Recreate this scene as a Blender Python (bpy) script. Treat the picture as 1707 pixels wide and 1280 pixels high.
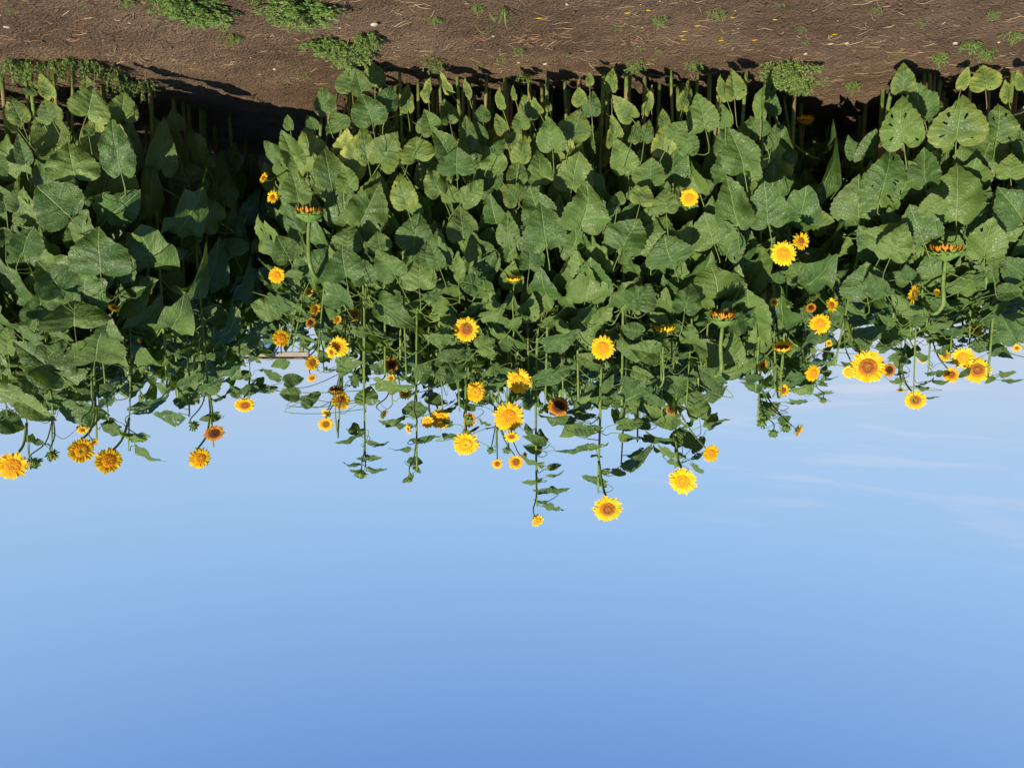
import bpy, math, random
import numpy as np
from mathutils import Vector, Matrix, noise
R = math.radians
sc = bpy.context.scene
for o in list(bpy.data.objects): bpy.data.objects.remove(o)
col = sc.collection

# ------------------------------------------------------------------ camera (held upside down, as the photo was)
F = 1335.0; H = 1.25; PITCH = R(7.26); ST, CT = math.sin(PITCH), math.cos(PITCH)
cam = bpy.data.cameras.new('camera'); cam.lens = 36 * F / 1707; cam.sensor_width = 36
cam.clip_start = .05; cam.clip_end = 5000
co = bpy.data.objects.new('camera', cam); col.objects.link(co); sc.camera = co
co.matrix_world = Matrix.Translation((0, 0, H)) @ Matrix.Rotation(R(90) + PITCH, 4, 'X') @ Matrix.Rotation(math.pi, 4, 'Z')
# ------------------------------------------------------------------ sky and sun
SUN_EL, SUN_AZ = R(33), R(153)            # azimuth clockwise from +Y
sc.view_settings.view_transform = 'Standard'; sc.view_settings.look = 'None'
sc.view_settings.exposure = 0.76; sc.view_settings.gamma = 1
w = bpy.data.worlds.new('World'); sc.world = w; w.use_nodes = True
wn = w.node_tree.nodes; wl = w.node_tree.links; wn.clear()
wo = wn.new('ShaderNodeOutputWorld'); bg = wn.new('ShaderNodeBackground'); sky = wn.new('ShaderNodeTexSky')
sky.sky_type = 'NISHITA'; sky.sun_disc = False; sky.sun_elevation = SUN_EL; sky.sun_rotation = SUN_AZ
sky.altitude = 0; sky.air_density = 1.0; sky.dust_density = 0.6; sky.ozone_density = 1.2
bg.inputs[1].default_value = 0.094
# thin cloud veils near the horizon, laid out by direction
tc = wn.new('ShaderNodeTexCoord'); mp = wn.new('ShaderNodeMapping'); mp.inputs['Scale'].default_value = (4, 4, 40)
wl.new(tc.outputs['Generated'], mp.inputs[0])
nz = wn.new('ShaderNodeTexNoise'); nz.inputs['Scale'].default_value = 1.6; nz.inputs['Detail'].default_value = 4
wl.new(mp.outputs[0], nz.inputs['Vector'])
cr = wn.new('ShaderNodeValToRGB'); cr.color_ramp.elements[0].position = .53; cr.color_ramp.elements[1].position = .68
wl.new(nz.outputs[0], cr.inputs[0])
sp = wn.new('ShaderNodeSeparateXYZ'); wl.new(tc.outputs['Generated'], sp.inputs[0])
mr = wn.new('ShaderNodeMapRange'); mr.inputs[1].default_value = .0; mr.inputs[2].default_value = .34
mr.inputs[3].default_value = .65; mr.inputs[4].default_value = 0
wl.new(sp.outputs['Z'], mr.inputs[0])
mside = wn.new('ShaderNodeMapRange'); mside.inputs[1].default_value = .1; mside.inputs[2].default_value = -.35; mside.inputs[3].default_value = .12; mside.inputs[4].default_value = 1
wl.new(sp.outputs['X'], mside.inputs[0])
mu = wn.new('ShaderNodeMath'); mu.operation = 'MULTIPLY'; wl.new(cr.outputs[0], mu.inputs[0]); m2_ = wn.new('ShaderNodeMath'); m2_.operation = 'MULTIPLY'; wl.new(mr.outputs[0], m2_.inputs[0]); wl.new(mside.outputs[0], m2_.inputs[1]); wl.new(m2_.outputs[0], mu.inputs[1])
mx = wn.new('ShaderNodeMix'); mx.data_type = 'RGBA'; wl.new(mu.outputs[0], mx.inputs['Factor'])
tint = wn.new('ShaderNodeMix'); tint.data_type = 'RGBA'; tint.blend_type = 'MULTIPLY'; tint.inputs['Factor'].default_value = 1
hr = wn.new('ShaderNodeValToRGB'); hr.color_ramp.interpolation = 'EASE'
for i_, (p_, c_) in enumerate(((0.0, (.78, .74, .74)), (.10, (.86, .82, .80)), (.25, (1.0, 1.04, 1.04)), (.45, (1.08, 1.16, 1.20)), (.8, (1.0, 1.12, 1.2)))):
    e_ = hr.color_ramp.elements[i_] if i_ < 2 else hr.color_ramp.elements.new(p_)
    e_.position = p_; e_.color = c_ + (1,)
wl.new(sp.outputs['Z'], hr.inputs[0]); wl.new(hr.outputs[0], tint.inputs['B'])
wl.new(sky.outputs[0], tint.inputs['A'])
def air(c): return tuple((((q / 255 + .055) / 1.055) ** 2.4) / (.094 * 2 ** .76) for q in c)
gr = wn.new('ShaderNodeValToRGB')
AIR = ((0.0, (190, 198, 220)), (.10, (182, 200, 229)), (.19, (166, 198, 234)), (.31, (150, 190, 235)), (.44, (128, 170, 226)), (.56, (104, 148, 214)), (1.0, (70, 110, 190)))
AM = max(max(air(c)) for _, c in AIR)
for i_, (p_, c_) in enumerate(AIR):
    e_ = gr.color_ramp.elements[i_] if i_ < 2 else gr.color_ramp.elements.new(p_)
    e_.position = p_; e_.color = tuple(q / AM for q in air(c_)) + (1,)
wl.new(sp.outputs['Z'], gr.inputs[0])
gm = wn.new('ShaderNodeMix'); gm.data_type = 'RGBA'; gm.blend_type = 'MULTIPLY'; gm.inputs['Factor'].default_value = 1; gm.inputs['B'].default_value = (AM, AM, AM, 1); wl.new(gr.outputs[0], gm.inputs['A'])
ga_ = wn.new('ShaderNodeMix'); ga_.data_type = 'RGBA'; ga_.inputs['Factor'].default_value = .86
wl.new(tint.outputs['Result'], ga_.inputs['A']); wl.new(gm.outputs['Result'], ga_.inputs['B'])
wl.new(ga_.outputs['Result'], mx.inputs['A']); mx.inputs['B'].default_value = (4.6, 4.6, 5.3, 1)
wl.new(mx.outputs['Result'], bg.inputs[0]); wl.new(bg.outputs[0], wo.inputs[0])
sun = bpy.data.lights.new('sun', 'SUN'); sun.energy = 5.0; sun.angle = R(.5); sun.color = (1, .90, .74)
so = bpy.data.objects.new('sun', sun); col.objects.link(so)
SDIR = Vector((math.sin(SUN_AZ) * math.cos(SUN_EL), math.cos(SUN_AZ) * math.cos(SUN_EL), math.sin(SUN_EL)))
so.rotation_euler = SDIR.to_track_quat('Z', 'Y').to_euler()

# ------------------------------------------------------------------ projection helpers
def at(px, py, Y):
    u = (853.5 - px) / F; v = (py - 640) / F
    t = Y / (CT - v * ST)
    return Vector((u * t, Y, H + (ST + v * CT) * t))
def on_ground(px, py):
    v = (py - 640) / F; t = -H / (ST + v * CT)
    return Vector(((853.5 - px) / F * t, (CT - v * ST) * t, 0))
def proj(P):
    d = P.y * CT + (P.z - H) * ST; up = -P.y * ST + (P.z - H) * CT
    return 853.5 - F * P.x / d, 640 + F * up / d

# ------------------------------------------------------------------ object helpers
def tag(o, label, cat, group=None, kind=None):
    if label: o['label'] = label
    if cat: o['category'] = cat
    if group: o['group'] = group
    if kind: o['kind'] = kind
    return o
class MB:
    def __init__(s): s.v = []; s.f = []; s.uv = []; s.m = []
    def add(s, vs, fs, uvs=None, mi=0):
        b = len(s.v); s.v += [tuple(v) for v in vs]
        s.f += [tuple(b + i for i in f) for f in fs]
        s.uv += list(uvs) if uvs else [(0, 0)] * len(vs); s.m += [mi] * len(fs)
    def tube(s, pts, rad, n=7, cap=True, v0=0.0):
        pts = [Vector(p) for p in pts]; vs = []; fs = []; uvs = []
        for i, p in enumerate(pts):
            d = (pts[min(i + 1, len(pts) - 1)] - pts[max(i - 1, 0)]).normalized()
            a = d.orthogonal().normalized() if abs(d.z) < .9 else Vector((1, 0, 0)).cross(d).normalized()
            if i and a.dot(pa) < 0: a = -a
            if i: a = (pa - d * pa.dot(d)).normalized()
            pa = a; b = d.cross(a)
            for k in range(n):
                an = 2 * math.pi * k / n; vs.append(p + (a * math.cos(an) + b * math.sin(an)) * rad[i]); uvs.append((k / n, p.z))
        for i in range(len(pts) - 1):
            for k in range(n):
                k2 = (k + 1) % n; fs.append((i * n + k, i * n + k2, (i + 1) * n + k2, (i + 1) * n + k))
        if cap: fs.append(tuple(range(n))[::-1]); fs.append(tuple((len(pts) - 1) * n + k for k in range(n)))
        s.add(vs, fs, uvs)
    def mesh(s, name, mats, smooth=True):
        me = bpy.data.meshes.new(name); me.from_pydata(s.v, [], s.f)
        ul = me.uv_layers.new(name='UVMap'); uv = np.array(s.uv, dtype=np.float32)
        li = np.zeros(len(me.loops), dtype=np.int32); me.loops.foreach_get('vertex_index', li)
        ul.data.foreach_set('uv', uv[li].ravel())
        for m in (mats if isinstance(mats, (list, tuple)) else [mats]): me.materials.append(m)
        me.polygons.foreach_set('material_index', s.m)
        if smooth: me.polygons.foreach_set('use_smooth', [True] * len(me.polygons))
        me.update(); return me
def link(name, me, parent=None, mw=None):
    o = bpy.data.objects.new(name, me); col.objects.link(o)
    if parent is not None: o.parent = parent
    if mw is not None: o.matrix_basis = mw
    return o
def bez(a, b, c, n=6):
    return [a * (1 - t) ** 2 + b * 2 * t * (1 - t) + c * t * t for t in [i / n for i in range(n + 1)]]
def crom(P, n=5):
    P = [Vector(p) for p in P]; Q = [P[0] * 2 - P[1]] + P + [P[-1] * 2 - P[-2]]; out = []
    for i in range(1, len(Q) - 2):
        for k in range(n):
            t = k / n; a, b, c, d = Q[i - 1:i + 3]
            out.append(.5 * ((2 * b) + (c - a) * t + (2 * a - 5 * b + 4 * c - d) * t * t + (3 * b - a - 3 * c + d) * t ** 3))
    out.append(P[-1]); return out

# ------------------------------------------------------------------ materials
class NT:
    def __init__(s, name):
        s.m = bpy.data.materials.new(name); s.m.use_nodes = True; s.t = s.m.node_tree; s.t.nodes.clear()
        s.out = s.n('OutputMaterial')
    def n(s, k, **kw):
        x = s.t.nodes.new('ShaderNode' + k)
        for a, b in kw.items(): setattr(x, a, b)
        return x
    def l(s, a, b): s.t.links.new(a, b)
    def put(s, sock, v):
        if isinstance(v, bpy.types.NodeSocket): s.l(v, sock)
        else: sock.default_value = v
    def math(s, op, a, b=0.0, c=0.0, clamp=False):
        x = s.n('Math', operation=op, use_clamp=clamp); s.put(x.inputs[0], a); s.put(x.inputs[1], b); s.put(x.inputs[2], c); return x.outputs[0]
    def mix(s, f, a, b, mode='MIX'):
        x = s.n('Mix', data_type='RGBA', blend_type=mode); s.put(x.inputs['Factor'], f)
        for k, v in (('A', a), ('B', b)):
            s.put(x.inputs[k], v if isinstance(v, bpy.types.NodeSocket) else tuple(v) + (1,) if len(v) == 3 else v)
        return x.outputs['Result']
    def rng(s, v, a, b, c=0.0, d=1.0):
        x = s.n('MapRange', interpolation_type='SMOOTHSTEP'); s.put(x.inputs[0], v)
        for i, q in enumerate((a, b, c, d)): x.inputs[i + 1].default_value = q
        return x.outputs[0]
    def noise(s, vec, scale, detail=3, rough=.55):
        x = s.n('TexNoise'); x.inputs['Scale'].default_value = scale; x.inputs['Detail'].default_value = detail
        x.inputs['Roughness'].default_value = rough
        if vec is not None: s.l(vec, x.inputs['Vector'])
        return x.outputs[0]
    def bsdf(s, c, rough=.6, spec=.3, bump=None, bs=.3, bd=.01, trans=0, tcol=None):
        p = s.n('BsdfPrincipled'); s.put(p.inputs['Base Color'], c if isinstance(c, bpy.types.NodeSocket) else tuple(c) + (1,))
        s.put(p.inputs['Roughness'], rough); s.put(p.inputs['Specular IOR Level'], spec)
        nrm = None
        if bump is not None:
            b = s.n('Bump'); b.inputs['Strength'].default_value = bs; b.inputs['Distance'].default_value = bd
            s.l(bump, b.inputs['Height']); nrm = b.outputs[0]; s.l(nrm, p.inputs['Normal'])
        if trans:
            t = s.n('BsdfTranslucent'); s.put(t.inputs[0], tcol if isinstance(tcol, bpy.types.NodeSocket) else tuple(tcol) + (1,))
            if nrm: s.l(nrm, t.inputs['Normal'])
            m = s.n('MixShader'); m.inputs[0].default_value = trans; s.l(p.outputs[0], m.inputs[1]); s.l(t.outputs[0], m.inputs[2])
            s.l(m.outputs[0], s.out.inputs[0])
        else: s.l(p.outputs[0], s.out.inputs[0])
        return s.m

def leaf_material():
    s = NT('sunflower_leaf'); uv = s.n('UVMap', uv_map='UVMap').outputs[0]
    x = s.n('SeparateXYZ'); s.l(uv, x.inputs[0])
    ax = s.math('ABSOLUTE', s.math('SUBTRACT', x.outputs[0], .5)); y = x.outputs[1]
    oi = s.n('ObjectInfo'); rnd = oi.outputs['Random']; oc = s.n('SeparateColor'); s.l(oi.outputs['Color'], oc.inputs[0])
    tcn = s.n('TexCoord').outputs['Object']
    edge = s.n('Attribute', attribute_name='edge').outputs['Fac']
    offs = s.n('VectorMath', operation='ADD'); s.l(uv, offs.inputs[0])
    cb = s.n('CombineXYZ'); s.l(s.math('MULTIPLY', rnd, 37), cb.inputs[0]); s.l(s.math('MULTIPLY', rnd, 11), cb.inputs[1]); s.l(cb.outputs[0], offs.inputs[1])
    nv = offs.outputs[0]
    wob = s.math('MULTIPLY', s.math('SUBTRACT', s.noise(nv, 4, 3), .5), .16)
    # side veins sweep up and outwards from the midrib
    q = s.math('ADD', s.math('SUBTRACT', y, s.math('MULTIPLY', ax, .95)), s.math('MULTIPLY', s.math('MULTIPLY', ax, ax), .9))
    q = s.math('ADD', q, wob)
    ph = s.math('FRACT', s.math('DIVIDE', s.math('ADD', q, 1.03), .185))
    dv = s.math('ABSOLUTE', s.math('SUBTRACT', ph, .5))                       # 0 on a vein
    vein = s.rng(dv, .0, .06, 1, 0)
    mid = s.rng(ax, .004, .016, 1, 0)
    vein = s.math('MAXIMUM', s.math('MULTIPLY', vein, .30), s.math('MULTIPLY', mid, .8))
    quilt = s.rng(dv, 0, .42, 0, 1)
    fine = s.n('TexVoronoi', feature='DISTANCE_TO_EDGE'); fine.inputs['Scale'].default_value = 17; s.l(nv, fine.inputs['Vector'])
    fv = s.rng(fine.outputs['Distance'], 0, .16, 0, 1)
    n1 = s.noise(nv, 3.2, 4); n2 = s.noise(nv, 22, 4)
    c = s.mix(s.rng(n1, .3, .7), (.026, .070, .010), (.054, .117, .017))
    c = s.mix(s.math('MULTIPLY', s.rng(rnd, .3, 1), .95), c, (.102, .170, .029))
    c = s.mix(s.math('MULTIPLY', s.rng(n2, .45, .75), .25), c, (.09, .14, .04))
    c = s.mix(s.math('MULTIPLY', s.math('SUBTRACT', 1, fv), .16), c, (.09, .15, .04))
    # tired leaves: yellow from the margin inwards, with brown specks
    yel = s.math('MULTIPLY', oc.outputs[0], s.rng(s.math('ADD', s.math('MULTIPLY', edge, .75), s.math('MULTIPLY', n1, .6)), .55, 1.0))
    c = s.mix(yel, c, (.33, .36, .045))
    c = s.mix(s.math('MULTIPLY', oc.outputs[0], .35), c, (.20, .25, .06))
    spots = s.rng(s.noise(nv, 34, 2), .66, .72)
    c = s.mix(s.math('MULTIPLY', spots, s.math('ADD', s.math('MULTIPLY', oc.outputs[0], .8), .22)), c, (.16, .10, .035))
    c = s.mix(s.math('MULTIPLY', s.rng(s.math('ADD', edge, s.math('MULTIPLY', n2, .25)), 1.06, 1.17), .5), c, (.19, .17, .05))
    c = s.mix(oc.outputs[1], c, s.mix(n2, (.10, .055, .025), (.24, .15, .07)))
    c = s.mix(vein, c, (.19, .27, .09))
    hgt = s.math('ADD', s.math('MULTIPLY', quilt, .2), s.math('MULTIPLY', fv, .16))
    hgt = s.math('ADD', s.math('ADD', hgt, s.math('MULTIPLY', n1, 1.2)), s.math('MULTIPLY', mid, .3))
    hsv = s.n('HueSaturation'); hsv.inputs['Value'].default_value = 1.5; hsv.inputs['Saturation'].default_value = 1.15; s.l(c, hsv.inputs['Color'])
    tr = s.mix(.5, hsv.outputs[0], (.17, .25, .02))
    return s.bsdf(c, rough=s.rng(n2, .3, .7, .44, .60), spec=.5, bump=hgt, bs=.75, bd=.012, trans=.26, tcol=tr)
def stem_material():
    s = NT('sunflower_stem'); g = s.n('NewGeometry'); z = s.n('SeparateXYZ'); s.l(g.outputs['Position'], z.inputs[0])
    n = s.noise(g.outputs['Position'], 30, 3); n2 = s.noise(g.outputs['Position'], 6, 3)
    c = s.mix(s.rng(n, .3, .7), (.075, .13, .022), (.14, .20, .045))
    dry = s.math('MULTIPLY', s.rng(n2, .46, .64), s.rng(z.outputs[2], .15, .7, 1, 0))
    c = s.mix(dry, c, (.20, .145, .065))
    return s.bsdf(c, rough=.6, spec=.3, bump=n, bs=.4, bd=.004)
def petal_material(name, a, b, tr):
    s = NT(name); uv = s.n('UVMap', uv_map='UVMap').outputs[0]; x = s.n('SeparateXYZ'); s.l(uv, x.inputs[0])
    oi = s.n('ObjectInfo'); g = s.n('NewGeometry')
    c = s.mix(s.rng(x.outputs[1], -.1, .42), a, b)
    isl = g.outputs['Random Per Island']
    c = s.mix(s.math('MULTIPLY', isl, .3), c, a)
    c = s.mix(s.math('MULTIPLY', oi.outputs['Random'], .22), c, a)
    st = s.noise(s.n('TexCoord').outputs['Object'], 14, 2)
    return s.bsdf(c, rough=.55, spec=.2, bump=st, bs=.3, bd=.002, trans=.35, tcol=tr)
def disc_material(name, outer, midc, inner, r1=.55, r2=.25):
    s = NT(name); uv = s.n('UVMap', uv_map='UVMap').outputs[0]; x = s.n('SeparateXYZ'); s.l(uv, x.inputs[0]); r = x.outputs[1]
    tcn = s.n('TexCoord').outputs['Object']; v = s.n('TexVoronoi'); v.inputs['Scale'].default_value = 15; s.l(tcn, v.inputs['Vector'])
    n = s.noise(tcn, 9, 2); r = s.math('ADD', r, s.math('MULTIPLY', s.math('SUBTRACT', n, .5), .25))
    c = s.mix(s.rng(r, r2 - .08, r2 + .08), inner, midc); c = s.mix(s.rng(r, r1 - .1, r1 + .12), c, outer)
    c = s.mix(s.math('MULTIPLY', s.rng(v.outputs['Distance'], .25, .8), .55), c, tuple(q * .5 for q in outer))
    return s.bsdf(c, rough=.8, spec=.15, bump=v.outputs['Distance'], bs=1.0, bd=-.002)
def plain(name, a, b, scale=8, rough=.8, spec=.2, bs=.4, bd=.01, trans=0, tcol=None):
    s = NT(name); tcn = s.n('TexCoord').outputs['Object']; n = s.noise(tcn, scale, 5)
    return s.bsdf(s.mix(s.rng(n, .3, .7), a, b), rough=rough, spec=spec, bump=n, bs=bs, bd=bd, trans=trans, tcol=tcol)
def soil_material():
    s = NT('garden_soil'); g = s.n('NewGeometry').outputs['Position']
    n1 = s.noise(g, 1.3, 5, .6); n2 = s.noise(g, 14, 6, .65); n3 = s.noise(g, 85, 4, .6)
    c = s.mix(s.rng(n1, .35, .65), (.100, .062, .036), (.200, .134, .082))
    c = s.mix(s.rng(n2, .35, .75), c, (.135, .093, .060))
    c = s.mix(s.math('MULTIPLY', s.rng(n3, .55, .75), .5), c, (.24, .17, .115))
    c = s.mix(s.math('MULTIPLY', s.rng(n3, .45, .25), .6), c, (.045, .028, .017))
    v = s.n('TexVoronoi'); v.inputs['Scale'].default_value = 60; s.l(g, v.inputs['Vector'])
    h = s.math('ADD', s.math('ADD', s.math('MULTIPLY', n2, 1.4), n3), s.math('MULTIPLY', v.outputs['Distance'], .5))
    return s.bsdf(c, rough=.95, spec=.1, bump=h, bs=1.0, bd=.028)
M_LEAF = leaf_material(); M_STEM = stem_material()
M_PY = petal_material('yellow_petal', (.76, .37, .006), (.82, .58, .014), (.8, .5, .01))
M_PO = petal_material('orange_petal', (.34, .09, .010), (.62, .30, .02), (.6, .24, .01))
M_PP = petal_material('pale_petal', (.86, .42, .02), (.93, .66, .06), (.9, .55, .03))
M_DG = disc_material('golden_disc', (.82, .36, .010), (.80, .46, .03), (.42, .44, .05), .6, .28)
M_DB = disc_material('brown_disc', (.46, .17, .022), (.22, .075, .018), (.36, .17, .03), .62, .3)
M_DD = disc_material('dark_disc', (.14, .05, .014), (.06, .025, .012), (.05, .022, .012), .62, .3)
M_DA = disc_material('amber_disc', (.80, .34, .012), (.66, .27, .015), (.62, .40, .04), .6, .28)
M_CAL = plain('green_bract', (.08, .16, .03), (.16, .26, .05), 12, .6, .3, trans=.2, tcol=(.2, .35, .05))
M_WEED = plain('weed_leaf', (.085, .16, .03), (.17, .27, .06), 25, .6, .3, trans=.25, tcol=(.25, .4, .06))
M_WEEDST = plain('weed_stalk', (.16, .18, .07), (.25, .2, .1), 12)
M_SOIL = soil_material()
M_STRAW = plain('dry_straw', (.24, .16, .09), (.42, .31, .19), 5, .8, .2)
M_TWIG = plain('red_brown_twig', (.16, .09, .05), (.30, .18, .11), 9, .8, .2)
M_STONE = plain('pale_stone', (.28, .23, .17), (.48, .41, .32), 30, .9, .2)
M_BEAM = plain('painted_beam', (.22, .19, .15), (.28, .245, .20), 4, .6, .3, .1)
M_GREY = plain('weathered_post', (.16, .15, .14), (.24, .22, .2), 6, .8)
M_BLUE = plain('blue_tarpaulin', (.03, .08, .22), (.05, .12, .30), 6, .5, .4)
M_DRY = plain('dead_leaf', (.20, .12, .06), (.40, .27, .13), 6, .8, .2, .5, .02, trans=.2, tcol=(.4, .25, .08))

# ------------------------------------------------------------------ ground
def axis(lo, hi, step, far, grow=1.25):
    c = list(np.arange(lo, hi + 1e-6, step)); s = step
    while c[-1] < far: s *= grow; c.append(c[-1] + s)
    s = step; pre = []
    x = lo
    while x > -far: s *= grow; x -= s; pre.append(x)
    return pre[::-1] + c
gx = axis(-4.6, 4.6, .034, 2500); gy = axis(3.3, 9.2, .034, 2500)
def gz(x, y):
    if abs(x) > 8 or y < 1 or y > 14: return 0.0
    p = Vector((x, y, 0))
    a = noise.fractal(p * 1.1, 1, 2, 3) * .022 + noise.fractal(p * 7, 1, 2, 3) * .011
    b = max(0, noise.noise(p * 19)) * .024 * max(0, min(1, .6 + noise.noise(p * 1.7 + Vector((5, 2, 0))) * 1.5))
    b += max(0, noise.noise(p * 34 + Vector((3, 9, 1))) - .05) * .022
    return a + b
gv = [(x, y, gz(x, y)) for y in gy for x in gx]; nx = len(gx)
gf = [(j * nx + i, j * nx + i + 1, (j + 1) * nx + i + 1, (j + 1) * nx + i) for j in range(len(gy) - 1) for i in range(nx - 1)]
me = bpy.data.meshes.new('ground'); me.from_pydata(gv, [], gf); me.materials.append(M_SOIL)
me.polygons.foreach_set('use_smooth', [True] * len(gf))
tag(link('ground', me), 'brown crumbly garden soil', None, kind='structure')
del gv, gf

# ------------------------------------------------------------------ leaf meshes
OUT = crom([Vector(p).to_3d() for p in [(0, 0), (.09, -.10), (.22, -.12), (.35, -.04), (.43, .12), (.445, .30), (.40, .49), (.295, .68), (.14, .86), (0, 1.0)]], 3)
def leaf_mesh(seed, fold=.25, droop=.18, wave=.05, holes=0, slim=1.0, lo=False):
    rr = random.Random(seed); out = OUT if not lo else OUT[::2]
    right = [(p.x * slim, p.y) for p in out]; n = len(right)
    asy = rr.uniform(.93, 1.07)
    ring = right + [(-x * asy, y) for x, y in right[-2:0:-1]]
    N = len(ring); c = (0, .34)
    fr = [.22, .45, .66, .84, 1.0] if not lo else [.4, .75, 1.0]
    tw = rr.uniform(-.22, .22); bend = rr.uniform(-.10, .10); p1 = rr.uniform(0, 6); k1 = rr.choice([3, 4, 5, 6]); k2 = rr.choice([2, 3])
    nf = Vector((rr.uniform(0, 90), rr.uniform(0, 90), 0)); lob = rr.uniform(.0, .22); cup = rr.uniform(-.15, .45)
    vs = []; uvs = []; ed = []
    for q, f in enumerate([0] + fr):
        for i in range(N if q else 1):
            bx, by = ring[i] if q else c
            x = c[0] + (bx - c[0]) * f; y = c[1] + (by - c[1]) * f
            if f == 1.0 and not lo:
                tooth = .012 * (1 if i % 2 else -1) * (1 if .02 < by < .95 else 0)
                dx, dy = bx - c[0], by - c[1]; dl = math.hypot(dx, dy) or 1; x += dx / dl * (tooth + rr.uniform(-.008, .008)); y += dy / dl * (tooth + rr.uniform(-.008, .008))
            th = math.atan2(bx - c[0], by - c[1]) if q else 0
            z = fold * abs(x) - droop * max(0, y - .1) ** 2 - droop * .5 * x * x
            z += wave * f ** 2.5 * (math.sin(k1 * th + p1) + .6 * math.sin(k2 * th + p1 * 2)) + tw * x * y
            z += .15 * noise.noise(nf + Vector((x * 2.3, y * 2.3, 0))) * f ** .5 + .06 * noise.noise(nf + Vector((x * 5, y * 5, 3))) * f
            if y < .05: z -= lob * (.05 - y) * 2
            z -= cup * max(0, y - .75) ** 1.3 * 1.2
            vs.append((x + bend * y * y, y, z)); uvs.append((x / slim + .5, y)); ed.append(f)
    fs = [(0, 1 + (i + 1) % N, 1 + i) for i in range(N)]
    for q in range(len(fr) - 1):
        a = 1 + q * N; b = a + N
        fs += [(a + i, a + (i + 1) % N, b + (i + 1) % N, b + i) for i in range(N)]
    if holes:
        kill = set()
        for _ in range(holes):
            q = rr.choice([2, 3, 3]); i = rr.randrange(3, N - 3); kill.add(N + (q - 1) * N + i)
        fs = [f for k, f in enumerate(fs) if k not in kill]
    # subtle round-off is left to smooth shading
    return vs, fs, uvs, ed
def leaf_data(i, *a, **k):
    vs, fs, uvs, ed = leaf_mesh(*a, **k); b = MB(); b.add(vs, fs, uvs); me = b.mesh('leaf', M_LEAF)
    at_ = me.attributes.new('edge', 'FLOAT', 'POINT'); at_.data.foreach_set('value', ed); return me
rg = random.Random(5)
LEAVES = [leaf_data(i, 100 + i, fold=rg.choice([-.05, .12, .22, .32, .42]), droop=rg.uniform(.05, .45), wave=rg.uniform(.02, .065),
                    holes=(i % 4 == 0) * rg.randint(2, 5), slim=rg.uniform(.92, 1.12)) for i in range(26)]
LEAF_RAW = [leaf_mesh(300 + i, fold=rg.uniform(0, .4), droop=rg.uniform(.1, .5), wave=.05, lo=True) for i in range(6)]
def leaf_matrix(B, T, W, N):
    y = T - B; L = y.length; y = y / L; z = (N - y * N.dot(y)).normalized(); x = y.cross(z)
    s = W / .81
    return Matrix(((x.x * s, y.x * L, z.x * (s + L) / 2, B.x), (x.y * s, y.y * L, z.y * (s + L) / 2, B.y),
                   (x.z * s, y.z * L, z.z * (s + L) / 2, B.z), (0, 0, 0, 1)))

# ------------------------------------------------------------------ flower head meshes (unit outer radius, facing +Z)
def ring_petals(b, rr, n, r0, ln, wd, lift, curl, z0, jit=.12, cup=0.0):
    for k in range(n):
        a = 2 * math.pi * (k + rr.uniform(-.35, .35)) / n; L = ln * rr.uniform(.72, 1.05); wdk = wd * rr.uniform(.8, 1.15)
        li = lift + rr.uniform(-jit, jit); cu = curl + rr.uniform(-jit, jit); tw = rr.uniform(-.5, .5); sw = rr.uniform(-.16, .16)
        vs = []; uvs = []; ws = [.45, .85, 1, .86, .52, .03]; ts = [0, .22, .45, .68, .87, 1]
        ca, sa = math.cos(a), math.sin(a)
        for t, wq in zip(ts, ws):
            ang = li + cu * t + cup
            r = r0 + L * t * math.cos(ang); z = z0 + L * t * math.sin(ang)
            for sd in (-1, 0, 1):
                o = sd * wdk * wq; zz = z + (abs(sd) * .35 * wdk * wq) + tw * o * t; oo = o + sw * L * t * t
                vs.append((ca * r - sa * oo, sa * r + ca * oo, zz)); uvs.append((sd * .5 + .5, t))
        fs = []
        for i in range(5):
            for j in range(2): p = i * 3 + j; fs.append((p, p + 1, p + 4, p + 3))
        b.add(vs, fs, uvs)
def disc_mesh(name, mat, r, dome, seed, dip=.0):
    rr = random.Random(seed); b = MB(); vs = [(0, 0, dome - dip)]; uvs = [(0, 0)]; n = 28; rings = 9
    for q in range(1, rings + 1):
        f = q / rings
        for k in range(n):
            a = 2 * math.pi * (k + .5 * (q % 2)) / n
            z = dome * (1 - f * f) ** .6 - dip * math.exp(-(f / .35) ** 2) + rr.uniform(-.02, .03)
            vs.append((math.cos(a) * r * f, math.sin(a) * r * f, z)); uvs.append((k / n, f))
    fs = [(0, 1 + k, 1 + (k + 1) % n) for k in range(n)]
    for q in range(rings - 1):
        a = 1 + q * n; c = a + n; fs += [(a + k, c + k, c + (k + 1) % n, a + (k + 1) % n) for k in range(n)]
    b.add(vs, fs, uvs)
    for k in range(110):                         # standing florets
        rad = r * (k / 110) ** .5; a = k * 2.39996; f = rad / r
        z = dome * (1 - f * f) ** .6 - dip * math.exp(-(f / .35) ** 2); s = .022
        c = Vector((math.cos(a) * rad, math.sin(a) * rad, z)); h = .05 + .04 * f
        b.add([c + Vector((s, 0, 0)), c + Vector((-s * .5, s, 0)), c + Vector((-s * .5, -s, 0)), c + Vector((0, 0, h))], [(0, 1, 3), (1, 2, 3), (2, 0, 3)], [(0, f)] * 4)
    return b.mesh(name, mat, smooth=False)
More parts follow.
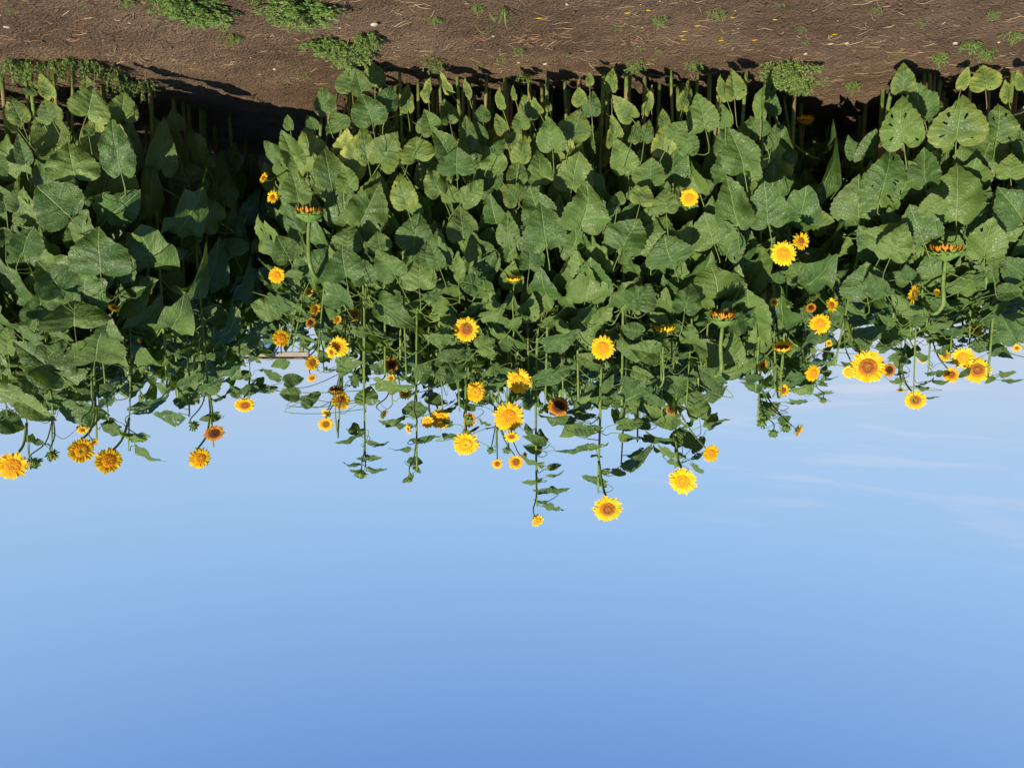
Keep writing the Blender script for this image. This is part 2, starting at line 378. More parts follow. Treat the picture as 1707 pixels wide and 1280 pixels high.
def calyx_mesh(rad, back, n, ln, seed, lift=-.1):
    rr = random.Random(seed); b = MB()
    prof = [(0.0, -back), (.16, -back * .95), (rad * .55, -back * .6), (rad * .9, -.12), (rad, .0)]; m = 20; vs = []; fs = []
    for r, z in prof:
        for k in range(m): a = 2 * math.pi * k / m; vs.append((math.cos(a) * r, math.sin(a) * r, z))
    for q in range(len(prof) - 1):
        for k in range(m): fs.append((q * m + k, q * m + (k + 1) % m, (q + 1) * m + (k + 1) % m, (q + 1) * m + k))
    b.add(vs, fs)
    ring_petals(b, rr, n, rad * .84, ln, .10, lift, .1, -.06, .25); ring_petals(b, rr, n, rad * .6, ln, .09, lift - .3, .2, -.2, .25)
    return b.mesh('calyx', M_CAL)
def petals_mesh(mat, seed, n=30, r0=.34, ln=.68, wd=.105, lift=.1, curl=-.15, cup=0):
    rr = random.Random(seed); b = MB()
    ring_petals(b, rr, n, r0, ln, wd, lift, curl, 0, .14, cup); ring_petals(b, rr, n - 4, r0 * .98, ln * .88, wd, lift + .13, curl, .02, .14, cup)
    return b.mesh('petals', mat)
K = {}
for i in range(4):
    K['g', i] = (disc_mesh('disc', M_DG, .48, .15, i, .08), petals_mesh(M_PY, i, r0=.40, ln=.61), calyx_mesh(.42, .32, 12, .42, i))
    K['o', i] = (disc_mesh('disc', M_DA, .50, .14, i, .05), petals_mesh(M_PY, 10 + i, lift=.05, r0=.42, ln=.59, n=32), calyx_mesh(.42, .32, 12, .42, i))
    K['b', i] = (disc_mesh('disc', M_DB, .52, .15, i, .06), petals_mesh(M_PY, 20 + i, r0=.45, ln=.56, n=32), calyx_mesh(.42, .32, 12, .42, i))
    K['d', i] = (disc_mesh('disc', M_DD, .56, .14, i), petals_mesh(M_PO, 30 + i, r0=.48, ln=.52), calyx_mesh(.42, .32, 12, .42, i))
    K['s', i] = (disc_mesh('disc', M_DB, .40, .14, i, .03), petals_mesh(M_PY, 40 + i, lift=.45, curl=-.3, n=18), calyx_mesh(.42, .4, 11, .5, i))
    K['p', i] = (disc_mesh('disc', M_DG, .50, .2, i, .1), petals_mesh(M_PP, 50 + i, lift=.3, n=20, ln=.55), calyx_mesh(.48, .4, 12, .5, i))
    K['n', i] = (disc_mesh('disc', M_DD, .66, .16, i), petals_mesh(M_PO, 60 + i, n=30, r0=.66, ln=.50, wd=.06, lift=1.1, curl=.2), calyx_mesh(.80, .46, 24, .42, i, lift=.5))
    K['m', i] = (disc_mesh('disc', M_DB, .62, .18, i), petals_mesh(M_PY, 70 + i, n=20, r0=.56, ln=.62, wd=.09, lift=.8, curl=.1), calyx_mesh(.62, .42, 16, .40, i, lift=.15))
def bud_mesh(seed, open_=False):
    rr = random.Random(seed); b = MB(); vs = []; fs = []; m = 14
    prof = [(.05, -.55), (.35, -.45), (.58, -.15), (.6, .1), (.42, .38), (.12, .5)]
    for r, z in prof:
        for k in range(m): a = 2 * math.pi * k / m; vs.append((math.cos(a) * r, math.sin(a) * r, z))
    for q in range(len(prof) - 1):
        for k in range(m): fs.append((q * m + k, q * m + (k + 1) % m, (q + 1) * m + (k + 1) % m, (q + 1) * m + k))
    b.add(vs, fs)
    ring_petals(b, rr, 13, .5, .75, .15, .25, .4, -.25, .3); ring_petals(b, rr, 11, .45, .6, .14, .8, .5, .0, .25); ring_petals(b, rr, 7, .3, .35, .12, 1.1, .4, .25, .2)
    me = b.mesh('bud', M_CAL)
    if not open_: return me, None
    c = MB(); ring_petals(c, rr, 14, .22, .5, .08, .9, .4, .3, .2); return me, c.mesh('petals', M_PY)
BUD = [bud_mesh(i) for i in range(3)] + [bud_mesh(9, True)]

# ------------------------------------------------------------------ the plants of the bed
# skyline of the dense canopy, photo pixels
SKY = [(-400, 690), (0, 700), (60, 728), (130, 712), (250, 695), (330, 690), (370, 640), (430, 622), (500, 640), (560, 640), (620, 680), (700, 680), (760, 690),
       (850, 705), (930, 705), (1000, 705), (1060, 725), (1130, 725), (1180, 690), (1205, 640), (1240, 628), (1290, 672), (1340, 640), (1380, 605),
       (1440, 590), (1500, 585), (1560, 600), (1640, 612), (1707, 600), (2100, 600)]
def skyline(x): return float(np.interp(x, [p[0] for p in SKY], [p[1] for p in SKY]))
HOLES = [(455, 562, 518, 612), (590, 482, 640, 502), (1012, 512, 1068, 548), (195, 556, 262, 580), (1205, 618, 1262, 655), (310, 588, 350, 610), (1060, 560, 1085, 590)]
PL = []
class Plant: pass
def plant(x, Y, heads=(), label=None, group=None, nleaf=12, top=None, row=1, bx=None, hold=None):
    p = Plant(); p.px = x; p.Y = Y; p.heads = []; p.leaves = []; p.label = label; p.group = group; p.nleaf = nleaf; p.row = row; p.hold = hold
    g = at(x, 400, Y); r = random.Random(int(x * 13 + Y * 101)); p.r = r
    zt = at(x, (top if top else skyline(x) - (r.uniform(0, 62) if row < 2 else r.uniform(12, 85))), Y).z
    for h in heads:
        c = at(h[0], h[1], Y - r.uniform(.14, .24)); rad = h[2] * c.y / F; k = h[3]
        yaw, pit = (h[4], h[5]) if len(h) > 5 else (r.uniform(-22, 22), r.uniform(-14, 18))
        p.heads.append((c, rad, k, yaw, pit, h))
    if p.heads and not top:
        zt = max(c.z + (.30 if k in 'nm' else -.02) for c, rad, k, *_ in p.heads)
        if p.hold: zt = max(zt, at(x, p.hold, Y).z)
    p.top = max(.5, zt)
    tx = g.x
    if p.heads: m = max(p.heads, key=lambda q: q[0].z); tx = m[0].x + (r.uniform(-.03, .03) if m[2] not in 'nm' else r.uniform(-.05, .05))
    back = (.22 if heads else .0) + r.uniform(0, .08)
    p.b = Vector(((g.x if abs(tx - g.x) > .12 else g.x * .6 + tx * .4) + r.uniform(-.02, .02), Y + back, 0)); p.t = Vector((tx, Y + (.06 if p.heads else back), p.top))
    w1 = Vector((r.uniform(-.03, .03), r.uniform(-.02, .02), 0))
    p.path = crom([p.b + Vector((0, 0, -.03)), p.b.lerp(p.t, .33) + w1, p.b.lerp(p.t, .68) - w1 * .7, p.t], 5)
    PL.append(p); return p
def on_stem(p, z):
    P = p.path
    for a, b in zip(P, P[1:]):
        if b.z >= z: return a.lerp(b, max(0, min(1, (z - a.z) / max(1e-6, b.z - a.z))))
    return P[-1].copy()

HG = 'flowering sunflower plants of the field'
FL = [
 (24, 4.9, [(21, 776, 27, 'o')], 'sunflower with one large golden flower against the sky at the far left edge'),
 (75, 5.3, [(87, 759, 9, 'y'), (57, 771, 10, 'u')], 'sunflower with a green bud and a barely opening yellow bud beside the leftmost big flower'),
 (140, 5.0, [(135, 751, 25, 'g'), (138, 716, 11, 's', 0, -40), (156, 737, 10, 's', 30, -30)], 'sunflower with a green-centred flower and two small side blooms, left of a ragged orange-centred one'),
 (190, 5.1, [(181, 768, 24, 'o')], 'sunflower with a ragged orange-centred flower touching a green-centred one on the left bed'),
 (288, 5.5, [(333, 764, 21, 'o'), (357, 722, 18, 'd', 10, -20), (323, 709, 8, 'u')], 'left bed sunflower with a round golden flower and a shaded brown one beside it'),
 (402, 7.4, [(408, 675, 18, 'b', 0, -25)], 'sunflower with one dark-centred flower standing alone against the sky beside the left gap'),
 (160, 5.15, [(190, 514, 11, 's', 20, 55)], 'leafy sunflower of the left bed with one half-hidden small bloom showing only a few petals'),
 (235, 5.9, [(236, 566, 8, 's', 0, 30)], 'sunflower deep in the left bed with one tiny yellow bloom between leaves'),
 (375, 7.6, [(382, 484, 9, 's', 30, 10)], 'shaded sunflower deep beside the left gap with one small broken orange bloom'),
 (572, 5.5, [(461, 459, 15, 'o', -8, 5)], 'sunflower leaning into the left gap with one small golden flower against the dark'),
 (560, 5.3, [(440, 297, 10, 's', -50, 30), (455, 329, 12, 's', -35, 20)], 'low sunflower with two small orange blooms sticking out into the dark left gap'),
 (585, 4.9, [(515, 358, 28, 'n', 0, 84)], 'sunflower with a withered head nodding face down, left end of the middle bed'),
 (545, 5.6, [(515, 487, 9, 's', -30, 20), (525, 515, 12, 's', 40, 0), (518, 538, 10, 'd', -20, 30)], 'sunflower with three small half-turned blooms in a row beside the left gap'),
 (480, 7.6, [(469, 564, 16, 'o', 10, 20)], 'sunflower with one tilted yellow flower in front of the pale beam'),
 (535, 6.0, [(520, 605, 14, 'b', 25, 0), (520, 630, 9, 'b', 20, -30), (543, 615, 3.5, 'u')], 'sunflower with one narrow dark-centred bloom and a smaller one under it near the pale beam'),
 (585, 5.7, [(591, 524, 13, 'b', 0, -5), (562, 532, 10, 's', 30, -10)], 'sunflower with a small round brown-centred flower and a turned one near the left gap'),
 (590, 5.2, [(565, 578, 19, 'o', -30, 0), (553, 587, 12, 's', -40, 0)], 'sunflower with a bright half-turned yellow flower overlapping a darker bloom'),
 (600, 5.35, [(568, 668, 17, 'b', -5, 35), (560, 652, 14, 'n', -10, 70), (543, 707, 14, 'b', 0, -10), (544, 688, 10, 's', -30, -20)], 'branching sunflower with a withered head, two brown-centred flowers and a side bloom against the sky'),
 (607, 5.0, [(602, 790, 10, 'u', -10, -50)], 'tall bare-topped sunflower ending in a green bud, left of the middle bed'),
 (687, 4.88, [(683, 800, 5, 'u', 0, -60), (681, 715, 9, 's', -60, 0)], 'tall straight sunflower with a drooping leafy tip and one small hidden bloom'),
 (660, 5.6, [(653, 608, 14, 'd', 20, 0), (652, 630, 9, 's', 10, -10), (675, 655, 14, 's', 20, 30), (640, 690, 11, 's', 60, -20)], 'branching sunflower with four small blooms half covered by leaves next to the tall straight stem'),
 (700, 6.0, [(693, 555, 9, 'd', 0, 0)], 'sunflower with one tiny dark bloom behind the tall straight stem'),
 (785, 4.95, [(777, 549, 23, 'b', 0, 5)], 'sunflower with a neat brown-centred yellow flower against the leaves of the middle bed'),
 (730, 5.2, [(734, 698, 20, 'g', 5, 0), (713, 703, 14, 'p', -15, 10)], 'sunflower with two overlapping yellow flowers, one green-centred, on the edge of the sky'),
 (772, 5.0, [(777, 740, 24, 'g', 0, -8), (782, 700, 14, 'd', 150, 0)], 'sunflower with a large green-centred flower below a brown bloom seen from behind'),
 (790, 5.3, [(793, 653, 20, 'g', 0, 10)], 'sunflower with a small-centred round yellow flower above the pair of largest blooms'),
 (868, 5.2, [(865, 635, 23, 'g', -15, 10)], 'sunflower with a pure yellow flower with pale green centre beside the largest bloom'),
 (845, 5.0, [(848, 695, 28, 'o', 0, 8), (853, 727, 15, 's', 0, -30)], 'sunflower with the largest orange-centred bloom of the middle bed and a small one under it'),
 (850, 5.7, [(860, 770, 14, 'b', 0, 10), (829, 773, 10, 'b', 0, 0), (875, 758, 6, 's', 50, 30), (818, 750, 6, 'u'), (845, 750, 6, 'u')], 'slender branching sunflower with two little brown-centred flowers and three buds against the sky'),
 (925, 5.4, [(931, 678, 20, 'd', 0, 8)], 'sunflower with a dark brown centre and few orange petals left, half in shade'),
 (908, 5.0, [(896, 867, 15, 'p', 25, -12)], 'tall thin sunflower with short paired leaves and a small pale half-open flower'),
 (1019, 4.9, [(1013, 848, 27, 'b', 5, -8)], 'tallest single-stemmed sunflower with a big dark brown centre high against the sky'),
 (1010, 5.1, [(1005, 580, 22, 'o', 0, 5)], 'sunflower with one full orange-yellow flower above two sky gaps in the middle bed'),
 (965, 6.0, [(965, 632, 9, 's', 0, 30), (890, 565, 9, 'd', 0, 30)], 'far sunflower with a small turned yellow bloom and a dark one between leaves'),
 (1140, 5.0, [(1138, 802, 27, 'o', 0, -8), (1185, 756, 17, 'o', 35, 0)], 'tall sunflower with a big golden flower and a smaller turned one against the sky'),
 (1120, 5.8, [(1120, 682, 12, 'd', 20, 20), (1122, 620, 8, 'd')], 'sunflower with two small shaded blooms among leaves behind the tall golden pair'),
 (1150, 5.0, [(1149, 330, 16, 'o', 5, 0)], 'low sunflower with one yellow flower deep among the large leaves of the middle bed'),
 (1300, 5.1, [(1306, 423, 22, 'o', -5, 5), (1335, 402, 16, 's', 25, 15), (1290, 504, 8, 's', 0, 0), (1314, 510, 6, 'u')], 'arching sunflower with a bright yellow flower and a second one tucked behind it'),
 (862, 5.0, [(857, 468, 15, 'm', 0, 75)], 'sunflower with one small yellow head nodding face down in the centre of the middle bed'),
 (1110, 5.0, [(1108, 553, 21, 'm', 0, 82)], 'sunflower with a middle-sized yellow-orange head nodding face down'),
 (1214, 4.85, [(1205, 532, 29, 'n', -4, 84)], 'sunflower with a broad orange-brown head nodding face down on a thick bare neck'),
 (1290, 5.3, [(1305, 582, 19, 'm', -10, 65), (1272, 610, 12, 's', -50, 30), (1306, 650, 12, 's', 30, 10)], 'branching sunflower with three tilted orange blooms beside the right gap'),
 (1312, 5.35, [(1367, 540, 19, 'o', 5, 10), (1386, 508, 13, 's', 35, 20), (1352, 513, 9, 'd', -10, 20)], 'sunflower with a yellow flower between two small tilted ones at the right gap'),
 (1296, 5.5, [(1355, 622, 16, 'o', 40, 0)], 'sunflower with a half-turned flower partly behind a leaf at the edge of the sky'),
 (1285, 5.6, [(1331, 717, 15, 's', 70, -10), (1289, 722, 8, 'u', 0, -30), (1310, 713, 8, 'u', 0, -20), (1270, 705, 8, 'u', -30, 0)], 'sunflower with a cluster of green buds and one flower seen edge-on against the sky'),
 (1368, 7.6, [(1372, 667, 6, 'y', 0, -40), (1382, 572, 7, 's', 0, 10)], 'slender far sunflower with close pairs of small leaves up to a tiny bud'),
 (1512, 5.05, [(1447, 612, 30, 'b', 0, 8), (1415, 620, 14, 'p', -20, 0), (1482, 617, 13, 'd', 30, 10)], 'sunflower with a very large brown-centred flower flanked by two small ones'),
 (1540, 6.0, [(1526, 667, 18, 'b', 5, 0), (1501, 651, 8, 's', 0, -80)], 'sunflower with one brown-centred flower standing off alone in the sky at the right bed'),
 (1605, 5.4, [(1605, 596, 19, 'o', 0, 0), (1576, 592, 13, 's', -40, 0), (1586, 625, 14, 'b', 0, 20), (1629, 617, 23, 'b', 10, 10)], 'sunflower carrying a tight cluster of four yellow flowers at the right bed'),
 (1578, 4.85, [(1578, 421, 31, 'n', 0, 85)], 'sunflower with the widest withered head nodding face down in the right bed'),
 (1540, 5.0, [(1525, 490, 17, 's', -65, 15), (1562, 488, 8, 's', 40, 30)], 'sunflower with a yellow flower seen side-on beside the widest nodding head'),
 (1635, 5.5, [(1625, 550, 16, 's', -10, 50), (1641, 578, 11, 's', 0, 40)], 'sunflower with two orange blooms tilted down among leaves near the right edge'),
 (1695, 6.0, [(1695, 580, 8, 's', 0, 0)], 'sunflower with one tiny bloom at the extreme right edge of the photo'),
 (1538, 6.1, [(1538, 598, 9, 's', 0, 10)], 'sunflower with one tiny bloom just behind the very large brown-centred flower'),
 (1388, 7.4, [(1380, 278, 11, 'o', 0, 30)], 'shaded sunflower inside the right gap with one pale yellow bloom'),
 (1330, 5.9, [(1342, 204, 16, 'm', 10, 60)], 'low sunflower in the right gap mouth with a head hanging near the ground'),
 (412, 8.0, [(402, 203, 6, 'd', 0, 30)], 'far sunflower in the dark left gap with one dim orange bloom near the ground'),
]
for x, Y, hs, lab in FL:
    low = max(h[1] for h in hs)
    p = plant(x, Y, hs, lab, HG, nleaf=28 if low > 430 else 17, hold=(skyline(x) - 60 if low < 560 and 280 < low else None))
NUM = 'first second third fourth fifth sixth seventh eighth ninth tenth eleventh twelfth thirteenth fourteenth fifteenth sixteenth seventeenth eighteenth nineteenth twentieth twenty-first twenty-second twenty-third twenty-fourth twenty-fifth twenty-sixth'.split()
def front(xs, Y, bed):
    for i, x in enumerate(xs):
        plant(x, Y + random.Random(x).uniform(-.05, .12), (), 'flowerless sunflower with bare stem foot, %s from left in %s bed' % (NUM[i], bed),
              'flowerless sunflower plants in the front row of the %s bed' % bed, nleaf=29, row=1)
front([-70, -20, 12, 62, 101, 132, 158], 5.0, 'left')
front([600, 635, 672, 733, 763, 813, 844, 884, 911, 942, 967, 1004, 1042, 1074, 1113, 1152, 1175, 1194, 1238, 1275], 4.96, 'middle')
front([1500, 1528, 1560, 1602, 1640, 1664, 1700, 1745, 1790], 5.08, 'right')
rs = random.Random(77)
def deep(x, Y, bed): plant(x, Y, (), 'sunflower plant standing deep inside the %s bed, only leaves showing' % bed, 'leafy sunflower plants deep inside the %s bed' % bed, row=2)
for row, Y in enumerate([5.35, 5.75, 6.2, 6.7, 7.2, 7.7]):
    X = -1.75 - .3 * (Y - 4.9)
    while X < 1.22:
        x, _ = proj(Vector((X + rs.uniform(-.08, .08), Y, 1))); deep(x, Y + rs.uniform(-.12, .12), 'middle'); X += .30 if row < 4 else .34
    X = 2.34
    while X < .66 * Y + .5:
        x, _ = proj(Vector((X + rs.uniform(-.08, .08), Y, 1))); deep(x, Y + rs.uniform(-.12, .12), 'left'); X += .36
    X = -2.45 - .1 * (Y - 4.9)
    while X > -.66 * Y - .5:
        x, _ = proj(Vector((X + rs.uniform(-.08, .08), Y, 1))); deep(x, Y + rs.uniform(-.12, .12), 'right'); X -= .36
for Y in (8.2, 8.8):
    for X in np.arange(-3.2, 3.6, .32 if Y < 8.5 else .4):
        x, _ = proj(Vector((X, Y, 1))); deep(x + rs.uniform(-8, 8), Y + rs.uniform(-.15, .15), 'middle' if -2 < X < 1.4 else 'left' if X > 0 else 'right')

# ------------------------------------------------------------------ leaves read off the photo: base, tip, width (tile pixels)
T1 = (0, 0, 2.977); T2 = (570, 0, 2.977); T3 = (1137, 0, 2.977); T4 = (0, 400, 2.977); T5 = (400, 400, 3.0475); T6 = (700, 480, 3.0475); T7 = (1050, 400, 2.8457); T8 = (1300, 370, 3.3685)
LV = {
 T1: '255,480,190,365,90,6 430,575,480,440,165,2 605,590,605,460,110,1 105,600,25,490,95,3 275,725,170,560,180,1 260,600,200,505,120,2 90,640,5,595,80,3 125,800,90,670,80,0 '
     '370,880,340,715,240,0 0,800,45,870,80,0 260,930,130,820,130,0 600,850,545,590,170,0 340,1070,170,930,230,0 535,1080,680,960,170,0 775,880,825,740,130,0 960,960,860,800,170,0 '
     '1110,1010,1080,800,150,0 110,1250,150,1120,170,0 1080,1100,900,1010,150,0 700,1130,805,1210,90,0 900,1270,940,1160,150,0 1160,1270,1110,1180,180,0 880,640,850,540,90,0 '
     '1020,820,910,620,90,0 820,740,770,580,90,0 30,1040,0,930,100,0 240,775,185,710,80,0 430,450,440,380,90,4 145,470,150,430,60,2 440,670,430,620,60,1 1390,790,1300,710,60,0 '
     '1440,640,1420,570,45,0 1470,820,1400,640,110,0 1560,820,1490,640,150,2 1650,950,1600,730,190,1 1480,1000,1460,850,140,0 1620,560,1580,430,110,1 1690,640,1650,560,120,0 1560,640,1530,570,60,0 1480,1150,1420,1010,110,0',
 T2: '50,450,30,330,140,1 165,430,160,320,100,0 150,610,110,460,160,0 325,550,290,425,100,4 430,500,390,390,60,5 540,460,510,360,45,9 630,480,655,390,50,4 220,540,240,425,90,0 '
     '535,605,510,490,110,1 440,640,420,550,100,0 795,535,780,440,65,3 860,490,865,420,40,3 1030,545,1020,470,70,4 940,590,890,485,90,2 1185,520,1180,435,85,4 1230,420,1225,360,50,5 '
     '1335,450,1330,340,60,2 1440,590,1400,450,100,3 1535,500,1530,420,45,9 1690,540,1690,390,120,4 130,800,90,620,110,2 190,810,280,670,150,2 375,795,350,680,140,2 530,770,460,640,110,1 '
     '625,725,615,580,85,1 800,660,740,580,90,4 890,640,880,555,80,1 1045,740,1035,590,130,0 1140,690,1180,550,130,2 835,735,825,620,95,4 880,800,905,680,110,3 1140,935,1170,750,190,1 '
     '985,905,975,745,140,0 870,905,860,790,90,1 570,860,560,740,150,0 1415,845,1380,700,130,0 1345,720,1380,580,90,4 1530,910,1520,790,120,1 320,1020,270,870,140,3 90,1110,180,910,170,1 '
     '40,940,0,820,130,0 490,960,430,840,100,1 600,1000,700,900,110,0 990,1110,930,940,180,0 1185,1130,1260,935,210,0 1015,1220,980,1020,190,0 830,1210,800,1070,130,0 355,1225,370,1065,170,0 '
     '600,1180,590,1040,150,1 1390,1230,1460,1080,160,0 1550,1260,1590,1070,180,0 1500,700,1520,600,80,1 1640,690,1700,600,90,0 1610,1050,1600,940,130,1 1480,1010,1510,920,90,4 '
     '190,1240,170,1150,110,1 440,1290,440,1200,120,0 650,1290,650,1180,90,0 930,1330,940,1230,130,0 870,1000,800,920,90,2 30,1240,20,1120,150,0 1240,570,1230,460,90,0 700,600,690,520,70,0 '
     '770,850,700,730,120,0 400,660,450,560,90,1 1370,1010,1380,950,60,3 1600,640,1590,540,60,2 980,560,960,480,60,4 100,460,60,350,90,1 1500,560,1490,450,50,6 690,700,650,600,80,0 1440,700,1480,600,70,2 760,760,800,690,60,0 1300,1060,1370,1040,40,1 540,1000,520,900,100,1',
 T3: '115,635,85,465,145,0 260,485,290,350,100,3 220,490,195,370,70,3 20,540,15,400,70,5 215,625,210,520,80,0 390,580,395,425,65,1 440,740,470,620,60,0 305,835,265,635,200,0 '
     '540,960,560,700,100,0 105,970,60,800,160,0 30,760,20,630,120,0 270,1120,225,870,210,0 430,1110,400,900,190,0 160,1210,100,1060,220,0 1100,715,1065,500,185,0 1095,460,1110,325,120,2 '
     '1190,560,1150,440,150,0 1215,590,1280,500,110,0 1385,435,1385,325,80,6 1505,440,1520,325,180,5 1620,500,1580,400,90,5 1360,705,1385,505,220,2 1560,690,1600,520,170,1 1470,850,1560,640,220,1 '
     '995,940,1045,735,220,0 1210,920,1190,735,170,0 880,1075,860,880,220,0 1360,1090,1370,820,260,0 1690,1090,1590,930,170,0 1630,880,1640,770,130,1 1000,1250,1100,1110,220,0 1200,1200,1120,1020,180,0 '
     '1500,1280,1530,1080,180,0 730,960,700,860,110,3 710,1150,680,1050,100,1 870,790,815,680,70,0 1690,440,1690,350,80,5 640,950,600,860,90,0 820,1260,780,1150,90,0 390,680,340,590,110,0 290,700,330,590,80,1 460,560,400,430,80,0 560,700,540,620,50,0 1150,870,1110,800,80,1 1250,1060,1230,960,120,0 690,760,660,700,50,0 1700,900,1690,800,80,0',
 T4: '500,165,480,-40,260,0 300,245,200,110,250,0 290,305,170,240,110,0 600,310,745,205,190,0 835,250,890,135,130,0 370,430,350,310,270,0 905,385,745,400,85,0 915,400,1060,350,95,0 '
     '470,600,490,450,280,0 310,680,70,500,170,0 190,500,50,430,50,0 340,510,230,450,80,0 190,690,400,720,80,0 60,790,20,670,200,0 110,800,260,900,95,0 620,560,750,545,55,0 880,535,965,560,60,0 '
     '880,530,815,545,50,0 500,850,210,820,95,0 0,890,130,930,95,0 590,750,750,650,75,0 900,650,760,670,85,0 920,690,1060,660,70,0 1000,750,1110,700,70,0 1000,610,1110,570,70,0 1130,410,1000,300,110,0 '
     '1360,350,1240,330,100,0 1180,530,1290,500,90,0 890,860,740,880,60,0 930,790,990,770,70,0 670,850,860,780,60,0 40,560,20,440,60,0 190,740,90,640,110,0 1090,660,1200,620,50,0 1190,770,1140,720,60,0 '
     '1210,760,1300,710,50,0 1280,740,1380,740,40,0 1480,770,1380,760,70,0 1500,800,1600,760,50,0 900,800,860,830,60,0 590,940,480,930,50,0 700,960,560,960,35,0 680,1030,800,1125,25,0 1080,870,980,900,50,0 30,20,20,-60,140,0 1420,600,1340,640,50,0 550,760,500,720,90,0 260,560,330,500,60,0 1240,680,1190,650,50,0 430,800,360,740,90,0 1150,340,1000,270,110,0 1290,520,1190,470,60,0 700,520,640,600,50,0 640,150,690,60,60,0 790,60,730,-20,100,0',
 T5: '250,95,180,-20,160,0 365,190,450,40,150,0 540,190,500,40,150,0 640,215,600,80,120,0 790,185,710,60,160,0 910,240,900,90,165,0 1010,130,960,10,105,0 1110,200,1100,55,65,0 1200,230,1110,210,95,0 '
     '700,310,860,450,160,0 560,370,490,290,110,0 640,490,780,560,130,0 400,390,540,490,90,0 875,665,890,555,185,0 1060,710,1070,620,140,0 1060,480,940,510,65,0 500,640,620,620,90,0 640,830,640,740,120,0 '
     '700,730,870,770,70,0 860,870,950,860,70,0 860,870,820,850,50,0 950,800,1060,830,45,0 610,980,500,1060,25,0 620,985,535,985,15,0 650,1030,750,1050,25,0 640,1105,590,1120,18,0 650,1090,720,1110,20,0 '
     '600,1135,515,1145,18,0 610,1165,550,1175,15,0 660,1160,745,1175,15,0 850,1060,750,1075,15,0 880,1120,930,1130,45,0 880,1120,850,1130,40,0 870,1190,830,1240,25,0 890,1150,920,1185,25,0 '
     '880,1010,1020,990,25,0 850,930,740,960,25,0 820,900,705,935,18,0 300,480,410,520,20,0 340,540,300,530,20,0 1130,560,1020,590,70,0 1130,560,1195,610,60,0 610,340,680,340,70,0 1010,290,920,290,50,0 '
     '1060,440,1080,380,80,0 640,470,560,460,60,0 200,700,100,660,40,0 230,720,330,700,70,0 150,760,60,780,30,0 290,800,200,760,60,0 330,800,410,780,30,0 1160,720,1219,700,60,0 690,660,760,670,40,0 600,700,560,720,40,0 1030,610,990,640,50,0 150,290,230,330,40,0 200,390,140,350,40,0 250,200,320,160,70,0 120,20,60,60,60,0 200,230,160,200,60,0 100,560,30,520,80,0 1190,850,1110,840,40,0 1050,1000,1219,990,20,0',
 T6: '620,125,530,0,190,0 820,250,980,90,160,0 640,290,815,250,95,0 1100,85,1160,-20,135,0 300,310,370,255,90,0 110,350,210,330,70,0 180,460,150,375,125,0 320,150,450,110,55,0 150,260,20,250,60,0 '
     '1200,345,1010,315,110,0 600,460,770,420,85,0 650,400,530,340,60,0 960,570,845,590,75,0 980,570,1045,600,70,0 770,670,600,670,55,0 800,700,710,770,50,0 800,710,935,730,65,0 620,770,520,760,50,0 '
     '640,790,600,780,40,0 610,820,520,805,50,0 840,800,690,860,22,0 845,800,960,820,25,0 1040,890,1200,820,50,0 960,930,905,935,30,0 980,925,1050,950,35,0 940,990,820,955,35,0 610,970,515,990,20,0 '
     '655,910,720,895,35,0 650,955,735,950,15,0 650,1035,570,1040,18,0 665,1015,765,1035,30,0 640,1085,575,1085,15,0 640,1100,730,1150,30,0 620,895,500,875,25,0 1010,690,1140,690,60,0 1030,740,1135,775,30,0 '
     '1040,570,1219,490,65,0 920,400,860,400,30,0 0,460,60,380,80,0 100,560,40,560,60,0 160,690,80,700,30,0 560,540,490,560,60,0 530,590,600,580,50,0 560,740,530,690,30,0 800,640,900,660,40,0 820,610,740,650,40,0 '
     '1219,640,1140,600,50,0 1170,570,1219,620,50,0 900,380,800,350,90,0 470,200,520,150,60,0 460,300,400,260,60,0 400,400,330,440,60,0 350,560,240,560,60,0 520,400,620,470,50,0 1120,230,1020,200,90,0 1140,760,1219,790,40,0 1050,520,1100,440,60,0 330,500,440,500,35,0 930,520,990,450,50,0 1030,480,1120,470,50,0',
 T7: '560,215,650,0,180,0 0,300,110,220,120,0 415,275,420,140,250,0 600,500,600,275,130,0 200,110,150,0,170,0 260,340,290,210,130,0 420,560,310,480,110,0 500,570,470,430,110,0 690,400,795,400,75,0 '
     '130,540,0,520,100,0 180,560,210,480,75,0 260,570,140,600,65,0 290,690,130,690,90,0 190,640,420,680,75,0 330,840,320,710,110,0 450,650,600,580,60,0 850,640,730,660,80,0 870,680,740,740,35,0 '
     '700,800,610,790,40,0 700,780,600,780,25,0 760,770,850,785,22,0 250,975,255,880,125,0 190,945,70,925,28,0 240,1020,130,990,28,0 240,1065,155,1050,22,0 290,990,365,935,45,0 0,1060,125,990,38,0 '
     '370,750,470,700,50,0 370,890,425,820,40,0 370,870,480,845,20,0 0,930,65,950,18,0 230,850,120,880,60,0 90,870,0,870,50,0 300,1030,380,1010,25,0 640,690,520,690,30,0 700,700,780,600,60,0 730,690,690,590,50,0 '
     '660,830,600,840,30,0 710,860,770,840,50,0 270,760,380,740,60,0 150,780,60,740,50,0 780,300,860,400,90,0 830,270,900,250,70,0 690,200,700,150,80,0 740,170,860,120,90,0 640,240,650,290,60,0 820,590,990,580,30,0 '
     '920,540,980,545,20,0 920,580,870,600,20,0 920,640,960,625,25,0 900,680,940,690,18,0 920,720,860,740,12,0 930,720,970,735,12,0 920,750,890,745,12,0 20,620,110,660,60,0 0,790,50,760,50,0 560,650,640,660,40,0 700,480,640,440,70,0 540,380,450,430,80,0 300,1060,345,1110,18,0 60,1000,0,1040,30,0 430,680,330,600,80,0 170,470,90,500,50,0 270,420,330,490,60,0 660,820,600,800,30,0',
